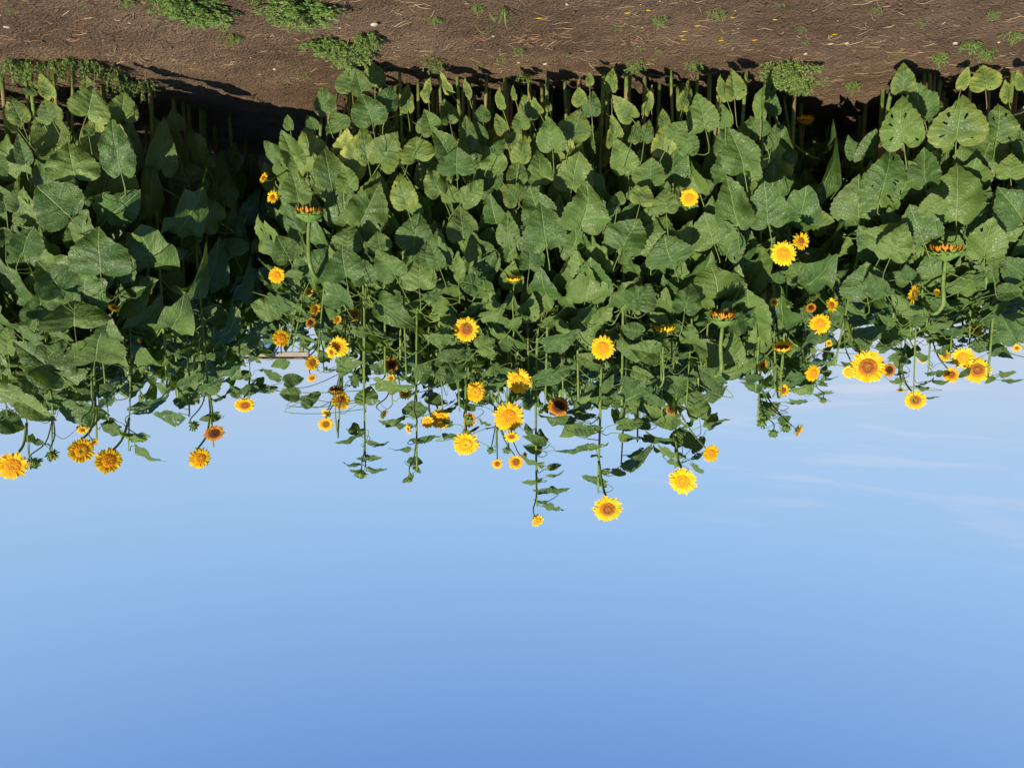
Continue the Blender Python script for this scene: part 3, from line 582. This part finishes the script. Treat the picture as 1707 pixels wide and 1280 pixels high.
 T8: '620,200,690,20,190,0 490,420,460,240,200,0 590,400,500,300,110,0 1150,250,1130,-40,155,0 1371,300,1260,200,170,0 880,340,820,200,160,0 950,370,1110,280,95,0 960,530,1170,400,95,0 790,520,620,450,95,0 '
     '900,470,770,400,95,0 320,500,510,580,90,0 400,650,600,600,100,0 580,620,780,640,85,0 1330,660,1230,540,130,0 1180,620,1250,680,120,0 1170,680,1320,770,65,0 1240,850,1330,850,30,0 1260,885,1371,905,18,0 '
     '60,620,0,560,90,0 840,600,980,590,45,0 860,650,1010,660,40,0 960,700,880,730,40,0 740,570,840,520,60,0 1040,600,1170,560,50,0 1060,640,1170,620,35,0 870,850,820,860,25,0 880,850,930,850,35,0 830,930,750,930,12,0 '
     '830,985,900,980,10,0 870,890,960,900,25,0 700,850,640,860,20,0 690,890,620,910,20,0 710,780,740,800,25,0 700,800,640,760,60,0 1371,560,1280,520,80,0 1150,700,1060,700,60,0 1200,870,1150,910,30,0 '
     '500,700,380,680,90,0 560,690,700,700,60,0 420,790,350,800,20,0 250,750,300,790,25,0 250,720,310,700,30,0 240,830,290,850,20,0 260,880,330,880,12,0 230,900,270,930,15,0 240,780,190,790,20,0 '
     '230,460,290,420,90,0 170,550,140,490,70,0 190,650,330,650,50,0 200,390,120,450,70,0 300,310,240,270,70,0 1200,300,1180,180,70,0 640,560,560,530,60,0 1090,330,1170,290,50,0 730,320,700,250,70,0 1371,660,1300,600,60,0 110,210,190,240,80,0 350,230,260,140,120,0 300,60,240,0,80,0 100,740,20,700,60,0 1060,820,1010,880,30,0 620,770,720,720,40,0 830,770,760,740,40,0 1230,400,1371,380,80,0 1200,500,1290,450,70,0',
}
def front_Y(x, y):
    base = float(np.interp(x, [0, 190, 250, 330, 430, 437, 470, 1260, 1300, 1400, 1455, 1707], [4.62, 4.65, 5.25, 5.7, 6.3, 4.95, 4.66, 4.64, 5.05, 5.5, 4.8, 4.72]))
    return base + max(0, y - 470) * .0014
NECK = [(h[5][0], h[5][1] + h[5][2] * q, h[5][2] * .45, h[0].y) for p in PL for h in p.heads if h[2] in 'nm' and h[5][2] > 18 for q in (1.0, 1.9)]
headpx = NECK + [(h[5][0], h[5][1], h[5][2], h[0].y) for p in PL for h in p.heads]
rl = random.Random(3)
nun = 0
for T, txt in LV.items():
    for it in txt.split():
        a, b, c, d, wd, yl = [float(q) for q in it.split(',')]
        bx, by, tx, ty, wp = T[0] + a / T[2], T[1] + b / T[2], T[0] + c / T[2], T[1] + d / T[2], wd / T[2]
        cx, cy = (bx + tx) / 2, (by + ty) / 2; Y = front_Y(cx, cy) + rl.uniform(-.10, .14)
        for hx, hy, hr, hY in headpx:                       # stay behind the flowers in view
            if math.hypot(cx - hx, cy - hy) < hr + .55 * max(wp, math.hypot(bx - tx, by - ty)): Y = max(Y, hY + .16)
        sil = cy > skyline(cx) - 45
        host = None
        if sil or cy > 640:
            cand = []
            for q in PL:
                if q.row == 2: continue
                s_ = on_stem(q, min(q.top, at(bx, by, q.Y).z)); sx, sy = proj(s_)
                if q.top > at(bx, by, q.Y).z - .04 and abs(sx - bx) < 30 + .35 * math.hypot(tx - bx, ty - by): cand.append((abs(sx - bx), q.Y, s_.y, len(cand), q))
            if cand: host = min(cand)[4]; Y = min(cand)[2] + rl.uniform(-.06, .06)
        if yl >= 3 and cy < 240:                            # small tired leaves hang every which way
            q_ = rl.uniform(-.55, .55); dx_, dy_ = tx - bx, ty - by; wp *= rl.uniform(.45, 1.05)
            tx, ty = bx + dx_ * math.cos(q_) - dy_ * math.sin(q_), by + dx_ * math.sin(q_) + dy_ * math.cos(q_)
        B0 = at(bx, by, Y); px_l = math.hypot(tx - bx, ty - by); Lp = px_l * Y / F * (.93 if not sil else 1)
        lowf = max(0, min(1, (600 - cy) / 250))
        dep = -Lp * rl.uniform(.15, .55) if not sil else Lp * rl.uniform(-.5, .5)
        Tt = at(tx, ty, Y + dep); yv = Tt - B0; L = yv.length
        C = (Vector((0, 0, H)) - (B0 + Tt) / 2).normalized(); yn = yv.normalized(); C = (C - yn * C.dot(yn)).normalized()
        Wm = wp * Y / F * (.97 if not sil else 1.05); Wr = max(Wm, .58 * L); ph = math.acos(max(0, min(1, Wm / Wr)))
        S = yn.cross(C); S = S if S.z > 0 else -S
        Wr *= rl.uniform(.88, 1.14)
        N = C * math.cos(ph) + S * math.sin(ph)
        if ph < .3: N = (N + Vector((rl.uniform(-.45, .45), 0, rl.uniform(-.25, .55)))).normalized()
        zb = B0.z; best = (0, host) if host else None
        for p in (PL if not host else []):
            if p.row == 2 and not (p.Y < Y + .8): continue
            if p.Y < Y - .05: continue
            s = on_stem(p, min(zb + .03, p.top)); dd = math.hypot(s.x - B0.x, (s.y - B0.y) * .8) + max(0, zb - p.top) * 2 + (p.row == 2) * .1
            if best is None or dd < best[0]: best = (dd, p)
        if best[0] > .30 and (sil or cy > 560) and not (420 < bx < 520 or 1395 < bx < 1475):
            q = plant(bx + rl.uniform(-6, 6), B0.y + .03, (), None, 'leafy tops of flowerless sunflower plants against the sky', nleaf=0, top=by + 8); q.r = random.Random(len(PL)); nun += 1; q.spawn = True
            best = (0, q)
        best[1].leaves.append((B0, Tt, Wr, N, yl / 10, 0))
print('manual leaves far from a stem:', nun)

# ------------------------------------------------------------------ filler leaves for the plants whose leaves are parts
def blocked(c, rad, extra=0):
    x, y = proj(c); rp = rad * F / c.y
    if y + rp * .3 > skyline(x) + 24 + extra: return True
    for a, b, c2, d in HOLES:
        if a - rp * .4 < x < c2 + rp * .4 and b - rp * .3 < y < d + rp * .3: return True
    for hx, hy, hr, hY in headpx:
        if c.y < hY + .05 and math.hypot(x - hx, y - hy) < hr + rp * .75: return True
    if x < 440 and x > 215 and y < 430 and c.y < 5.2: return True
    if 435 > x > 375 and y < 470 and c.y < 7.5: return True
    if y < 112 + 25: return True
    return False
def fill(p, zlo=.42):
    n = p.nleaf
    if not n: return
    ga = p.r.uniform(0, 6.28)
    for i in range(n):
        f = (i + .5) / n; z = zlo + (p.top - .06 - zlo) * f + p.r.uniform(-.04, .04)
        ga += 2.39996; r = p.r
        s = on_stem(p, z); size = (.12 + .165 * math.sin(math.pi * min(1, f * .9 + .12)) ** .8) * r.uniform(.8, 1.1)
        a = ga + r.uniform(-.3, .3); dirv = Vector((math.cos(a), math.sin(a) - .35, 0)).normalized()
        pl = (.10 + .16 * (1 - f) + .03) * r.uniform(.8, 1.2)
        B = s + dirv * pl + Vector((0, 0, .05)); dr = R(r.uniform(50, 80)) * (1 - f * .75)
        if f > .8: dr = R(r.uniform(-10, 35))
        T = B + (dirv * math.cos(dr) - Vector((0, 0, 1)) * math.sin(dr)) * size
        mid = (B + T) / 2
        if f > .62 and p.heads: size *= .8; T = B + (T - B) * .8
        if blocked(mid, size * .5, 48 * (f > .62 and i % 3 > 0)) or mid.y < front_Y(*proj(mid)) + .10 or B.z < .3: continue
        N = dirv * math.sin(dr) + Vector((0, 0, 1)) * math.cos(dr) + SDIR * .35 + Vector((r.uniform(-.3, .3), r.uniform(-.3, .3), 0))
        size *= (.88 if 440 < p.px < 1260 else 1); T = B + (T - B) * (.88 if 440 < p.px < 1260 else 1); W = size * r.uniform(.58, .9); yl = 0
        dead = 0
        if z < .60 and r.random() < .5: yl = r.uniform(.2, .9)
        if z < .62 and r.random() < .28: dead = 1; W *= .4; size *= .7; T = B + (dirv * .15 - Vector((0, 0, 1))) * size * .8; yl = 0; N = dirv + Vector((r.uniform(-1, 1), 0, 0))
        p.leaves.append((B, T, W, N, yl, dead))

# ------------------------------------------------------------------ build
def to_basis(d, up=Vector((0, 0, 1))):
    z = d.normalized(); x = up.cross(z)
    if x.length < .05: x = Vector((1, 0, 0))
    x.normalize(); return Matrix((x, z.cross(x), z)).transposed().to_4x4()
PRM = []                                                     # prototypes of foliage for the deep rows
for k in range(7):
    r = random.Random(900 + k); b = MB(); ed = []; ga = 0; st = MB()
    st.tube([(0, 0, -.03), (r.uniform(-.02, .02), 0, .5), (0, r.uniform(-.02, .02), 1.0)], [.014, .012, .006], 6)
    for i in range(20):
        f = (i + .5) / 20; ga += 2.39996; z = .2 + .8 * f; size = (.15 + .17 * math.sin(math.pi * min(1, f * .9 + .1))) * r.uniform(.8, 1.1)
        dv = Vector((math.cos(ga), math.sin(ga), 0)); pl = .07 + .13 * (1 - f); B = Vector((0, 0, z)) + dv * pl + Vector((0, 0, .02))
        dr = R(r.uniform(45, 78)) * (1 - f * .8); T = B + (dv * math.cos(dr) - Vector((0, 0, 1)) * math.sin(dr) * .6) * size
        N = dv * math.sin(dr) + Vector((0, 0, 1)) * math.cos(dr) + SDIR * .3
        M = leaf_matrix(B, T, size * .8, N); vs, fs, uvs, e = LEAF_RAW[r.randrange(6)]
        b.add([M @ Vector(v) for v in vs], fs, uvs); ed += e
        st.tube(bez(Vector((0, 0, z - .03)), Vector((0, 0, z + .02)) + dv * pl * .6, B, 3), [.004] * 4, 4, False)
    me = b.mesh('foliage', M_LEAF); a_ = me.attributes.new('edge', 'FLOAT', 'POINT'); a_.data.foreach_set('value', ed)
    PRM.append((me, st.mesh('stem', M_STEM)))
hn = 0
sp_ = sorted([p for p in PL if hasattr(p, 'spawn')], key=lambda p: p.px)
for i, p in enumerate(sp_): p.label = 'flowerless sunflower with small leafy top at the skyline, number %d of %d from left' % (i + 1, len(sp_))
for p in PL:
    if len(p.label.split()) > 16: print('LONG', len(p.label.split()), p.label)
    root = bpy.data.objects.new('sunflower_plant', None); col.objects.link(root); root.location = p.b; root.empty_display_size = .1
    tag(root, p.label, 'sunflower', p.group)
    inv = Matrix.Translation(-p.b)
    st = MB()
    if p.row == 2:
        f, s = PRM[p.r.randrange(len(PRM))]; rot = p.r.uniform(0, 6.28); hgt = p.top
        bs = Matrix.Rotation(rot, 4, 'Z') @ Matrix.Diagonal((1.05, 1.05, hgt, 1))
        link('stem', s, root, bs); fo = link('foliage', f, root, bs); fo.color = (.0, 0, 0, 1)
    else:
        fill(p); n = len(p.path); rb = p.r.uniform(.009, .0145)
        st.tube(p.path, [rb * (1 - .55 * i / (n - 1)) for i in range(n)], 8)
    main = None
    if p.heads: main = max(p.heads, key=lambda q: q[0].z)
    for h in p.heads:
        c, rad, k, yaw, pit, raw = h
        # facing: towards the camera, turned by yaw (photo right) and pit (towards the ground)
        tocam = (Vector((0, 0, H)) - c).normalized(); base = Vector((tocam.x, tocam.y, 0)).normalized()
        ry = Matrix.Rotation(R(-yaw), 3, 'Z'); fd = ry @ base; pit -= 8 if abs(pit) < 40 and k not in 'uy' else 0; fd = (fd * math.cos(R(pit)) - Vector((0, 0, 1)) * math.sin(R(pit))).normalized()
        m = Matrix.Translation(c - p.b) @ to_basis(fd) @ Matrix.Rotation(p.r.uniform(0, 6.28), 4, 'Z')
        if k in 'uy':
            sc_ = rad / .8; bm_, pm_ = BUD[3] if k == 'y' else BUD[p.r.randrange(3)]
            o = link('bud', bm_, root, m @ Matrix.Scale(sc_, 4))
            if pm_: link('petals', pm_, o)
            backp = c - fd * rad * .6
        else:
            sc_ = rad * (1.0 if k not in 'nm' else 1 / .98); dm, pm_, cm_ = K[k, p.r.randrange(4)]
            o = link('flower_head', dm, root, m @ Matrix.Scale(sc_, 4) @ Matrix.Diagonal((1, p.r.uniform(.94, 1.04), 1, 1)))
            link('petals', pm_, o); link('calyx', cm_, o); backp = c - fd * rad * .34
        hn += 1
        tr = max(.004, rad * .075); tip = backp + fd * .01
        if k in 'nm':
            s0 = on_stem(p, min(p.top, c.z + .34)); up = backp + Vector((0, 0, min(.26, max(.12, p.top - c.z - .03))))
            if raw[2] > 25: tr = .0115
            pts = crom([s0 + Vector((0, 0, -.06)), s0.lerp(up, .55) + Vector((0, 0, .04)), up, (backp + up) / 2 + Vector((.008, 0, 0)), tip], 4)
        else:
            zs = c.z - .22 - .25 * abs(p.path[0].x - c.x); s0 = on_stem(p, max(.3, min(p.top - .02, zs)))
            pts = crom([s0, s0.lerp(backp, .5) + Vector((0, .03, .02)), backp - fd * .05 + Vector((0, 0, -.02)), tip], 4)
        st.tube(pts, [tr * (1.25 - .35 * i / (len(pts) - 1)) for i in range(len(pts))], 7)
    for B, T, W, N, yl, manual in p.leaves:
        o = link('leaf', LEAVES[p.r.randrange(len(LEAVES))], root, inv @ leaf_matrix(B, T, W, N)); o.color = (yl, manual * .95, 0, 1)
        if manual: o['label'] = 'dry brown hanging leaf'
        back = (B - T).normalized(); L = (T - B).length; zz = min(p.top, B.z + p.r.uniform(-.02, .09)); s = on_stem(p, max(.12, zz))
        mid = B + back * min(.35 * (s - B).length + .03, .12) + Vector((0, 0, .02)); r0 = max(.0022, .013 * L)
        pts = crom([s, s.lerp(mid, .55) + Vector((0, 0, .02)), mid, B + (T - B) * .02], 3)
        if p.row == 2: s1 = MB()
        else: s1 = st
        s1.tube(pts, [r0 * 1.3 - r0 * .4 * i / (len(pts) - 1) for i in range(len(pts))], 5, False)
        if p.row == 2:
            s1.v = [tuple(Vector(v) - p.b) for v in s1.v]; link('leaf_stalk', s1.mesh('leaf_stalk', M_STEM), root)
    if st.v:
        st.v = [tuple(Vector(v) - p.b) for v in st.v]; nm = 'stem' if p.row != 2 else 'leaf_stalks'
        link(nm, st.mesh(nm, M_STEM), root)
print('plants', len(PL), 'heads', hn, 'leaf objects', sum(len(p.leaves) for p in PL))

# ------------------------------------------------------------------ weeds
def sprig_mesh(seed, n, spread=1.0, fine=1.0):
    r = random.Random(seed); b = MB()
    for _ in range(n):
        a = r.uniform(0, 6.28); q = r.random() ** .55 * spread * (.62 + .75 * abs(noise.noise(Vector((math.cos(a) * 1.6, math.sin(a) * 1.6, seed))))); x, y = math.cos(a) * q, math.sin(a) * q
        if noise.noise(Vector((x * 3, y * 3, seed + 9))) < (-.08 if n > 100 else -.3): continue
        lean = Vector((x * .8, y * .8, 0)); h = r.uniform(.2, .85) * (1.15 - q * .55)
        p0 = Vector((x * .75, y * .75, -.05)); p1 = p0 + lean * .6 + Vector((r.uniform(-.12, .12), r.uniform(-.12, .12), h))
        pts = bez(p0, (p0 + p1) / 2 + Vector((0, 0, h * .2)), p1, 3); b.tube(pts, [.014, .012, .010, .006], 3, False)
        for i in range(len(b.f) - 9, len(b.f)): b.m[i] = 1
        if n > 100: h *= .7
        for t in (.3, .5, .7, .85, .98):
            c = p0.lerp(p1, t) + Vector((0, 0, .05 * math.sin(t * 3)))
            for k in range(4):
                an = r.uniform(0, 6.28); L = r.uniform(.07, .15) * fine; d = Vector((math.cos(an), math.sin(an), r.uniform(-.3, .6))).normalized(); s = d.cross(Vector((r.gauss(0, 1), r.gauss(0, 1), r.gauss(0, 1)))).normalized() * L * .34
                b.add([c, c + d * L * .5 + s, c + d * L, c + d * L * .5 - s], [(0, 1, 2, 3)])
    return b.mesh('weed', [M_WEED, M_WEEDST])
WM = [sprig_mesh(i, 36) for i in range(4)]; WL = [sprig_mesh(20 + i, 12) for i in range(3)]; WD = [sprig_mesh(40 + i, 330, 1.0, .75) for i in range(3)]
WD_ = [(330, 14, 72, 'wide bright mat of leafy weeds at the photo edge, left of the other wide mat'), (285, 2, 36, 'weed clump merging into the left wide mat at the photo edge'),
 (505, 12, 70, 'wide bright mat of leafy weeds at the photo edge, nearer the middle'), (385, 68, 17, 'small bright weed tuft alone on soil between the left gap and the wide mats'),
 (548, 75, 46, 'broad straggly weed patch on soil before the left end of the middle bed'), (582, 98, 34, 'weed patch right at the foot of the leftmost leaves of the middle bed'),
 (612, 70, 28, 'loose weed patch beside some reddish dry stalks'), (795, 22, 13, 'weed tuft beside the grass blades at the photo edge'), (724, 38, 13, 'pair of thin weed sprigs on soil'),
 (835, 99, 11, 'little weed before the middle bed, between two pale stems'), (866, 89, 13, 'flat weed on soil before the middle of the middle bed'), (802, 105, 8, 'tiny weed at the soil edge of the middle bed'),
 (722, 108, 22, 'sprawling weed at the foot of the stems, left part of the middle bed'), (873, 126, 15, 'weed in the shade between stems in the middle of the middle bed'),
 (1027, 53, 10, 'small round weed alone on soil before the middle bed'), (1099, 37, 15, 'round bright weed rosette alone on soil near two fallen petals'),
 (1063, 118, 20, 'dark weed between stems, right part of the middle bed'), (1067, 83, 10, 'small weed next to a dry stalk heap before the right part of the middle bed'),
 (1096, 85, 8, 'tiny weed beside a small one before the right part of the middle bed'), (945, 95, 8, 'tiny upright weed before the thickest stem'),
 (1195, 23, 17, 'bright weed tuft on open soil, upper middle right'), (1335, 47, 12, 'weed tuft on open soil with a smaller one just behind'), (1340, 68, 9, 'smaller weed just behind a tuft on open soil'),
 (1300, 10, 10, 'thin weed at the photo edge, right half'), (1462, 17, 12, 'flat weed tuft at the photo edge before the right gap'), (1533, 40, 12, 'upright weed on open soil before the right bed'),
 (1657, 25, 13, 'weed tuft at the upper right corner of the photo'), (1308, 128, 44, 'big dense bush-like weed at the right end of the middle bed'),
 (1338, 146, 26, 'yellowing weed leaning out of the big dense one into the right gap'), (1617, 77, 20, 'bright weed clump before the right bed'), (1647, 90, 18, 'weed clump touching the first leaves of the right bed'),
 (1567, 100, 20, 'shaded straggly weed at the left foot of the right bed'), (1688, 62, 18, 'weed clump at the right edge of the photo'), (1498, 97, 9, 'upright thin weed at the corner of the right bed'),
 (1382, 145, 10, 'faint weed inside the right gap'), (1420, 150, 16, 'shaded weed at the dark mouth of the right gap'), (1157, 110, 15, 'shaded weed between stems near the sandy patch'),
 (18, 108, 22, 'weed at the far left end of the weedy fringe of the left bed'), (52, 112, 24, 'second weed of the fringe of the left bed'), (88, 112, 22, 'third weed of the fringe, between two yellow leaves'),
 (124, 112, 24, 'fourth weed of the fringe, beside a pale stem'), (154, 113, 22, 'fifth weed of the fringe of the left bed'), (188, 124, 22, 'sixth weed of the fringe, where shade begins'),
 (210, 136, 18, 'seventh weed of the fringe, leaning into shade'), (238, 142, 20, 'last weed of the fringe, reaching into the dark left gap'), (191, 92, 6, 'tiny weed on soil before the fringe of the left bed'),
 (17, 18, 10, 'small weed in the upper left corner of the photo'), (356, 118, 6, 'tiny weed on soil before the left gap'), (329, 116, 4, 'tiniest weed speck on soil before the left gap'),
 (470, 134, 6, 'tiny weed at the edge of the shade in the left gap'), (504, 130, 11, 'sparse weed at the left corner of the middle bed'), (141, 3, 10, 'thin weed at the photo edge, far left'),
 (208, 7, 14, 'weed at the photo edge between dry straws'), (424, 5, 16, 'low weed joining the two wide mats at the photo edge')]
for i, (x, y, rp, lab) in enumerate(WD_):
    g = on_ground(x, y - rp * (.55 if rp < 44 or y > 100 else .1)); rad = rp * g.y / F * 1.1; r = random.Random(i * 7)
    src = WD if rp > 25 else WM if rp > 12 else WL
    m = Matrix.Translation(g + Vector((0, 0, gz(g.x, g.y)))) @ Matrix.Rotation(r.uniform(0, 6.28), 4, 'Z') @ Matrix.Diagonal((rad * r.uniform(.85, 1.1), rad * r.uniform(.7, 1.0), min(rad * 1.25, .14 + rad * .3) * (1.0 if rp < 44 or y > 100 else .5) * (1.7 if 105 < y < 143 and x < 250 else 1), 1))
    tag(link('weed', src[i % len(src)], None, m), lab, 'weed', 'weeds on the soil')
b = MB(); r = random.Random(4)
for k in range(10):
    a = r.uniform(-1.2, 4.3); L = r.uniform(.10, .24); d = Vector((math.cos(a) * .6, math.sin(a) * .6, 0)); s = Vector((-d.y, d.x, 0)).normalized() * .0028
    P = bez(Vector((0, 0, -.005)), d * L * .5 + Vector((0, 0, L * .9)), d * L + Vector((0, 0, L * .35)), 5); vs = []; fs = []
    for i, q in enumerate(P): w_ = 1 - (i / 5) ** 2 * .95; vs += [q - s * w_, q + s * w_ + Vector((0, 0, .0015))]
    b.add(vs, [(2 * i, 2 * i + 1, 2 * i + 3, 2 * i + 2) for i in range(5)])
g = on_ground(840, 12); tag(link('grass_tuft', b.mesh('grass_tuft', M_WEED), None, Matrix.Translation(g + Vector((0, 0, gz(g.x, g.y))))), 'tuft of long arching grass blades on the soil near the photo edge', 'grass tuft')

# ------------------------------------------------------------------ litter on the soil
def soilpt(x, y): return Vector((x, y, gz(x, y)))
r = random.Random(12); b = MB()
def straw(b, x, y, L, w_, a, curl):
    P = []
    for t in (0, .33, .66, 1): 
        aa = a + curl * t; P.append(soilpt(x + math.cos(aa) * L * t, y + math.sin(aa) * L * t) + Vector((0, 0, w_ + r.uniform(0, .006) * (0 < t < 1))))
    b.tube(P, [w_ * .8, w_, w_, w_ * .5], 4)
for _ in range(1300):
    y = 3.5 + 1.75 * r.random() ** 1.2; x = r.uniform(-3.4, 3.4)
    if noise.noise(Vector((x * 1.6, y * 2.2, 4))) < r.uniform(-.35, .25): continue
    straw(b, x, y, r.uniform(.02, .13), r.uniform(.0007, .0018), r.gauss(0, .7), r.uniform(-.8, .8))
tag(link('straw_litter', b.mesh('straw_litter', M_STRAW)), 'fine dry straw and root bits strewn over the soil', 'straw', kind='stuff')
b = MB()
for cx, cy, n in ((880, 62, 16), (925, 68, 14), (600, 88, 12), (140, 60, 12), (60, 72, 8), (1090, 70, 12), (560, 60, 8), (830, 68, 6), (1540, 88, 9)):
    g = on_ground(cx, cy)
    for _ in range(n): straw(b, g.x + r.gauss(0, .09), g.y + r.gauss(0, .05), r.uniform(.03, .12), r.uniform(.0012, .0026), r.gauss(0, .9), r.uniform(-.7, .7))
tag(link('stalk_litter', b.mesh('stalk_litter', M_TWIG)), 'reddish dry stalk pieces lying in small heaps on the soil', 'dry stalks', kind='stuff')
b = MB()
for _ in range(260):
    y = 3.5 + 1.7 * r.random(); x = r.uniform(-3.3, 3.3); s = r.uniform(.0018, .005) * (2.0 if r.random() < .05 else 1); c = soilpt(x, y)
    vs = [c + Vector((r.uniform(.7, 1.3) * s * q[0] * 1.3, r.uniform(.7, 1.3) * s * q[1], s * .6 * q[2])) for q in ((1, 0, 0), (-1, 0, 0), (0, 1, 0), (0, -1, 0), (0, 0, 1), (0, 0, -1))]
    b.add(vs, [(0, 2, 4), (2, 1, 4), (1, 3, 4), (3, 0, 4), (2, 0, 5), (1, 2, 5), (3, 1, 5), (0, 3, 5)])
tag(link('pebbles', b.mesh('pebbles', M_STONE)), 'pale grit and pebbles scattered in the soil', 'pebbles', kind='stuff')
b = MB()
for _ in range(1500):
    y = 3.4 + 2.6 * r.random() ** 1.3; x = r.uniform(-3.6, 3.6)
    if noise.noise(Vector((x * 1.3, y * 1.9, 8))) < r.uniform(-.4, .35): continue
    s = r.uniform(.003, .009) * (1.7 if r.random() < .08 else 1); c = soilpt(x, y); vs = []; n = 6
    for q, z in ((1.0, -.3), (1.05, .25), (.6, .75)):
        for k in range(n): a = 6.283 * k / n + z; u = r.uniform(.7, 1.25); vs.append(c + Vector((math.cos(a) * q * u * s * 1.2, math.sin(a) * q * u * s, z * s * r.uniform(.8, 1.2))))
    fs = [(q * n + k, q * n + (k + 1) % n, (q + 1) * n + (k + 1) % n, (q + 1) * n + k) for q in range(2) for k in range(n)] + [tuple(2 * n + k for k in range(n))]
    b.add(vs, fs)
tag(link('soil_clods', b.mesh('soil_clods', M_SOIL, False)), 'small crumbled clods of brown earth over the soil', 'clods', kind='stuff')
for i, (x, y, w_, lab) in enumerate([(624, 34, 8, 'pale flat stone on soil before the left end of the middle bed'), (947, 9, 6, 'pale flat stone near the photo edge'), (458, 115, 4, 'small white stone at the shade edge of the left gap'),
        (1385, 68, 6, 'white stone on open soil, left one of a close pair'), (1412, 68, 5, 'white stone on open soil, right one of a close pair'), (1343, 86, 5, 'pale stone near the mouth of the right gap'),
        (1593, 71, 6, 'pale stone before the right bed'), (865, 103, 4, 'pale stone at the foot of the middle bed'), (909, 105, 4, 'pale stone beside a pale stem foot'), (12, 50, 6, 'pale stone at the left edge of the photo')]):
    g = on_ground(x, y); s = w_ * g.y / F; b = MB(); vs = []; fs = []; n = 9
    for q, (rq, z) in enumerate(((.75, -.3), (1, .1), (.8, .4), (.35, .55))):
        for k in range(n): a = 6.283 * k / n; u = r.uniform(.85, 1.15); vs.append((math.cos(a) * rq * u * s, math.sin(a) * rq * u * s * .7, z * s * .6))
    for q in range(3):
        for k in range(n): fs.append((q * n + k, q * n + (k + 1) % n, (q + 1) * n + (k + 1) % n, (q + 1) * n + k))
    fs.append(tuple(3 * n + k for k in range(n))); fs.append(tuple(range(n))[::-1]); b.add(vs, fs)
    tag(link('stone', b.mesh('stone', M_STONE), None, Matrix.Translation(soilpt(g.x, g.y)) @ Matrix.Rotation(r.uniform(0, 3), 4, 'Z')), lab, 'stone', 'pale stones on the soil')
pet = MB(); pet.add([(-.5, 0, 0), (-.25, .15, .06), (0, .2, .09), (.3, .13, .07), (.5, 0, .02), (.3, -.13, .03), (0, -.2, .04), (-.25, -.15, .02)], [(0, 1, 7), (1, 2, 6, 7), (2, 3, 5, 6), (3, 4, 5)], [(0, .2), (0, .4), (0, .6), (0, .8), (0, 1), (0, .8), (0, .6), (0, .4)])
pet = pet.mesh('fallen_petal', M_PY)
PT = [(1046, 19, 'left one of two near the round weed rosette'), (1081, 18, 'right one of two near the round weed rosette'), (1142, 50, 'uppermost of the cluster before the right part of the middle bed'), (1137, 58, 'left one of the cluster before the right part of the middle bed'),
      (1140, 64, 'lowest of the cluster before the right part of the middle bed'), (1163, 42, 'right one of the cluster before the right part of the middle bed'), (1222, 25, 'beside a bright weed tuft, on open soil'), (1293, 24, 'under the thin weed at the photo edge'),
      (1258, 63, 'alone on soil before the right end of the middle bed'), (1202, 66, 'left of a lone petal before the right end of the middle bed'), (1392, 51, 'alone on soil before the right gap'), (899, 35, 'alone near the dry stalk heap')]
for i, (x, y, lab) in enumerate(PT):
    g = on_ground(x, y); tag(link('fallen_petal', pet, None, Matrix.Translation(soilpt(g.x, g.y) + Vector((0, 0, .006))) @ Matrix.Rotation(r.uniform(-.5, .5), 4, 'Z') @ Matrix.Scale(.032, 4)),
        'fallen yellow petal, ' + lab, 'petal', 'fallen petals on the soil')
# sandy patch of dry earth
# dead shrivelled leaves hanging at stem feet are parts of nothing in particular: they lie on the soil
# ------------------------------------------------------------------ pale beam of a structure far behind
def box(b, a, c):
    x0, y0, z0 = a; x1, y1, z1 = c
    b.add([(x0, y0, z0), (x1, y0, z0), (x1, y1, z0), (x0, y1, z0), (x0, y0, z1), (x1, y0, z1), (x1, y1, z1), (x0, y1, z1)],
          [(3, 2, 1, 0), (4, 5, 6, 7), (0, 1, 5, 4), (1, 2, 6, 5), (2, 3, 7, 6), (3, 0, 4, 7)])
A = at(515, 592, 13.0); B_ = at(230, 599, 13.0); z0 = A.z
root = bpy.data.objects.new('field_shelter', None); col.objects.link(root); root.location = (A.x, 13, 0)
tag(root, 'low shelter frame far behind the left gap, its pale beam showing between leaves', 'shelter')
L = B_.x - A.x
b = MB(); box(b, (-.0, -.05, z0 - .05), (L, .05, z0 + .045)); link('beam', b.mesh('beam', M_BEAM, False), root)
b = MB(); box(b, (-.04, -.09, z0 + .048), (L + .04, .09, z0 + .066)); link('beam_cap', b.mesh('beam_cap', M_GREY, False), root)
for x in (.12, L * .5, L - .12):
    b = MB(); box(b, (x - .035, -.035, -.02), (x + .035, .035, z0 - .052)); link('post', b.mesh('post', M_GREY, False), root)
g = at(432, 574, 12.7); b = MB(); vs = []; n = 10
for j in range(5):
    for i in range(n): t = i / (n - 1) - .5; vs.append((t * .42, .05 * math.sin(i * 1.7 + j), -j * .055 - .05 * math.cos(t * 3) + .012 * math.sin(i * 2.3)))
b.add(vs, [(j * n + i, j * n + i + 1, (j + 1) * n + i + 1, (j + 1) * n + i) for j in range(4) for i in range(n - 1)])
tag(link('blue_tarpaulin', b.mesh('blue_tarpaulin', M_BLUE), None, Matrix.Translation((g.x, 12.88, z0 + .02))), 'small piece of blue tarpaulin hung over the pale beam behind the left gap', 'tarpaulin')
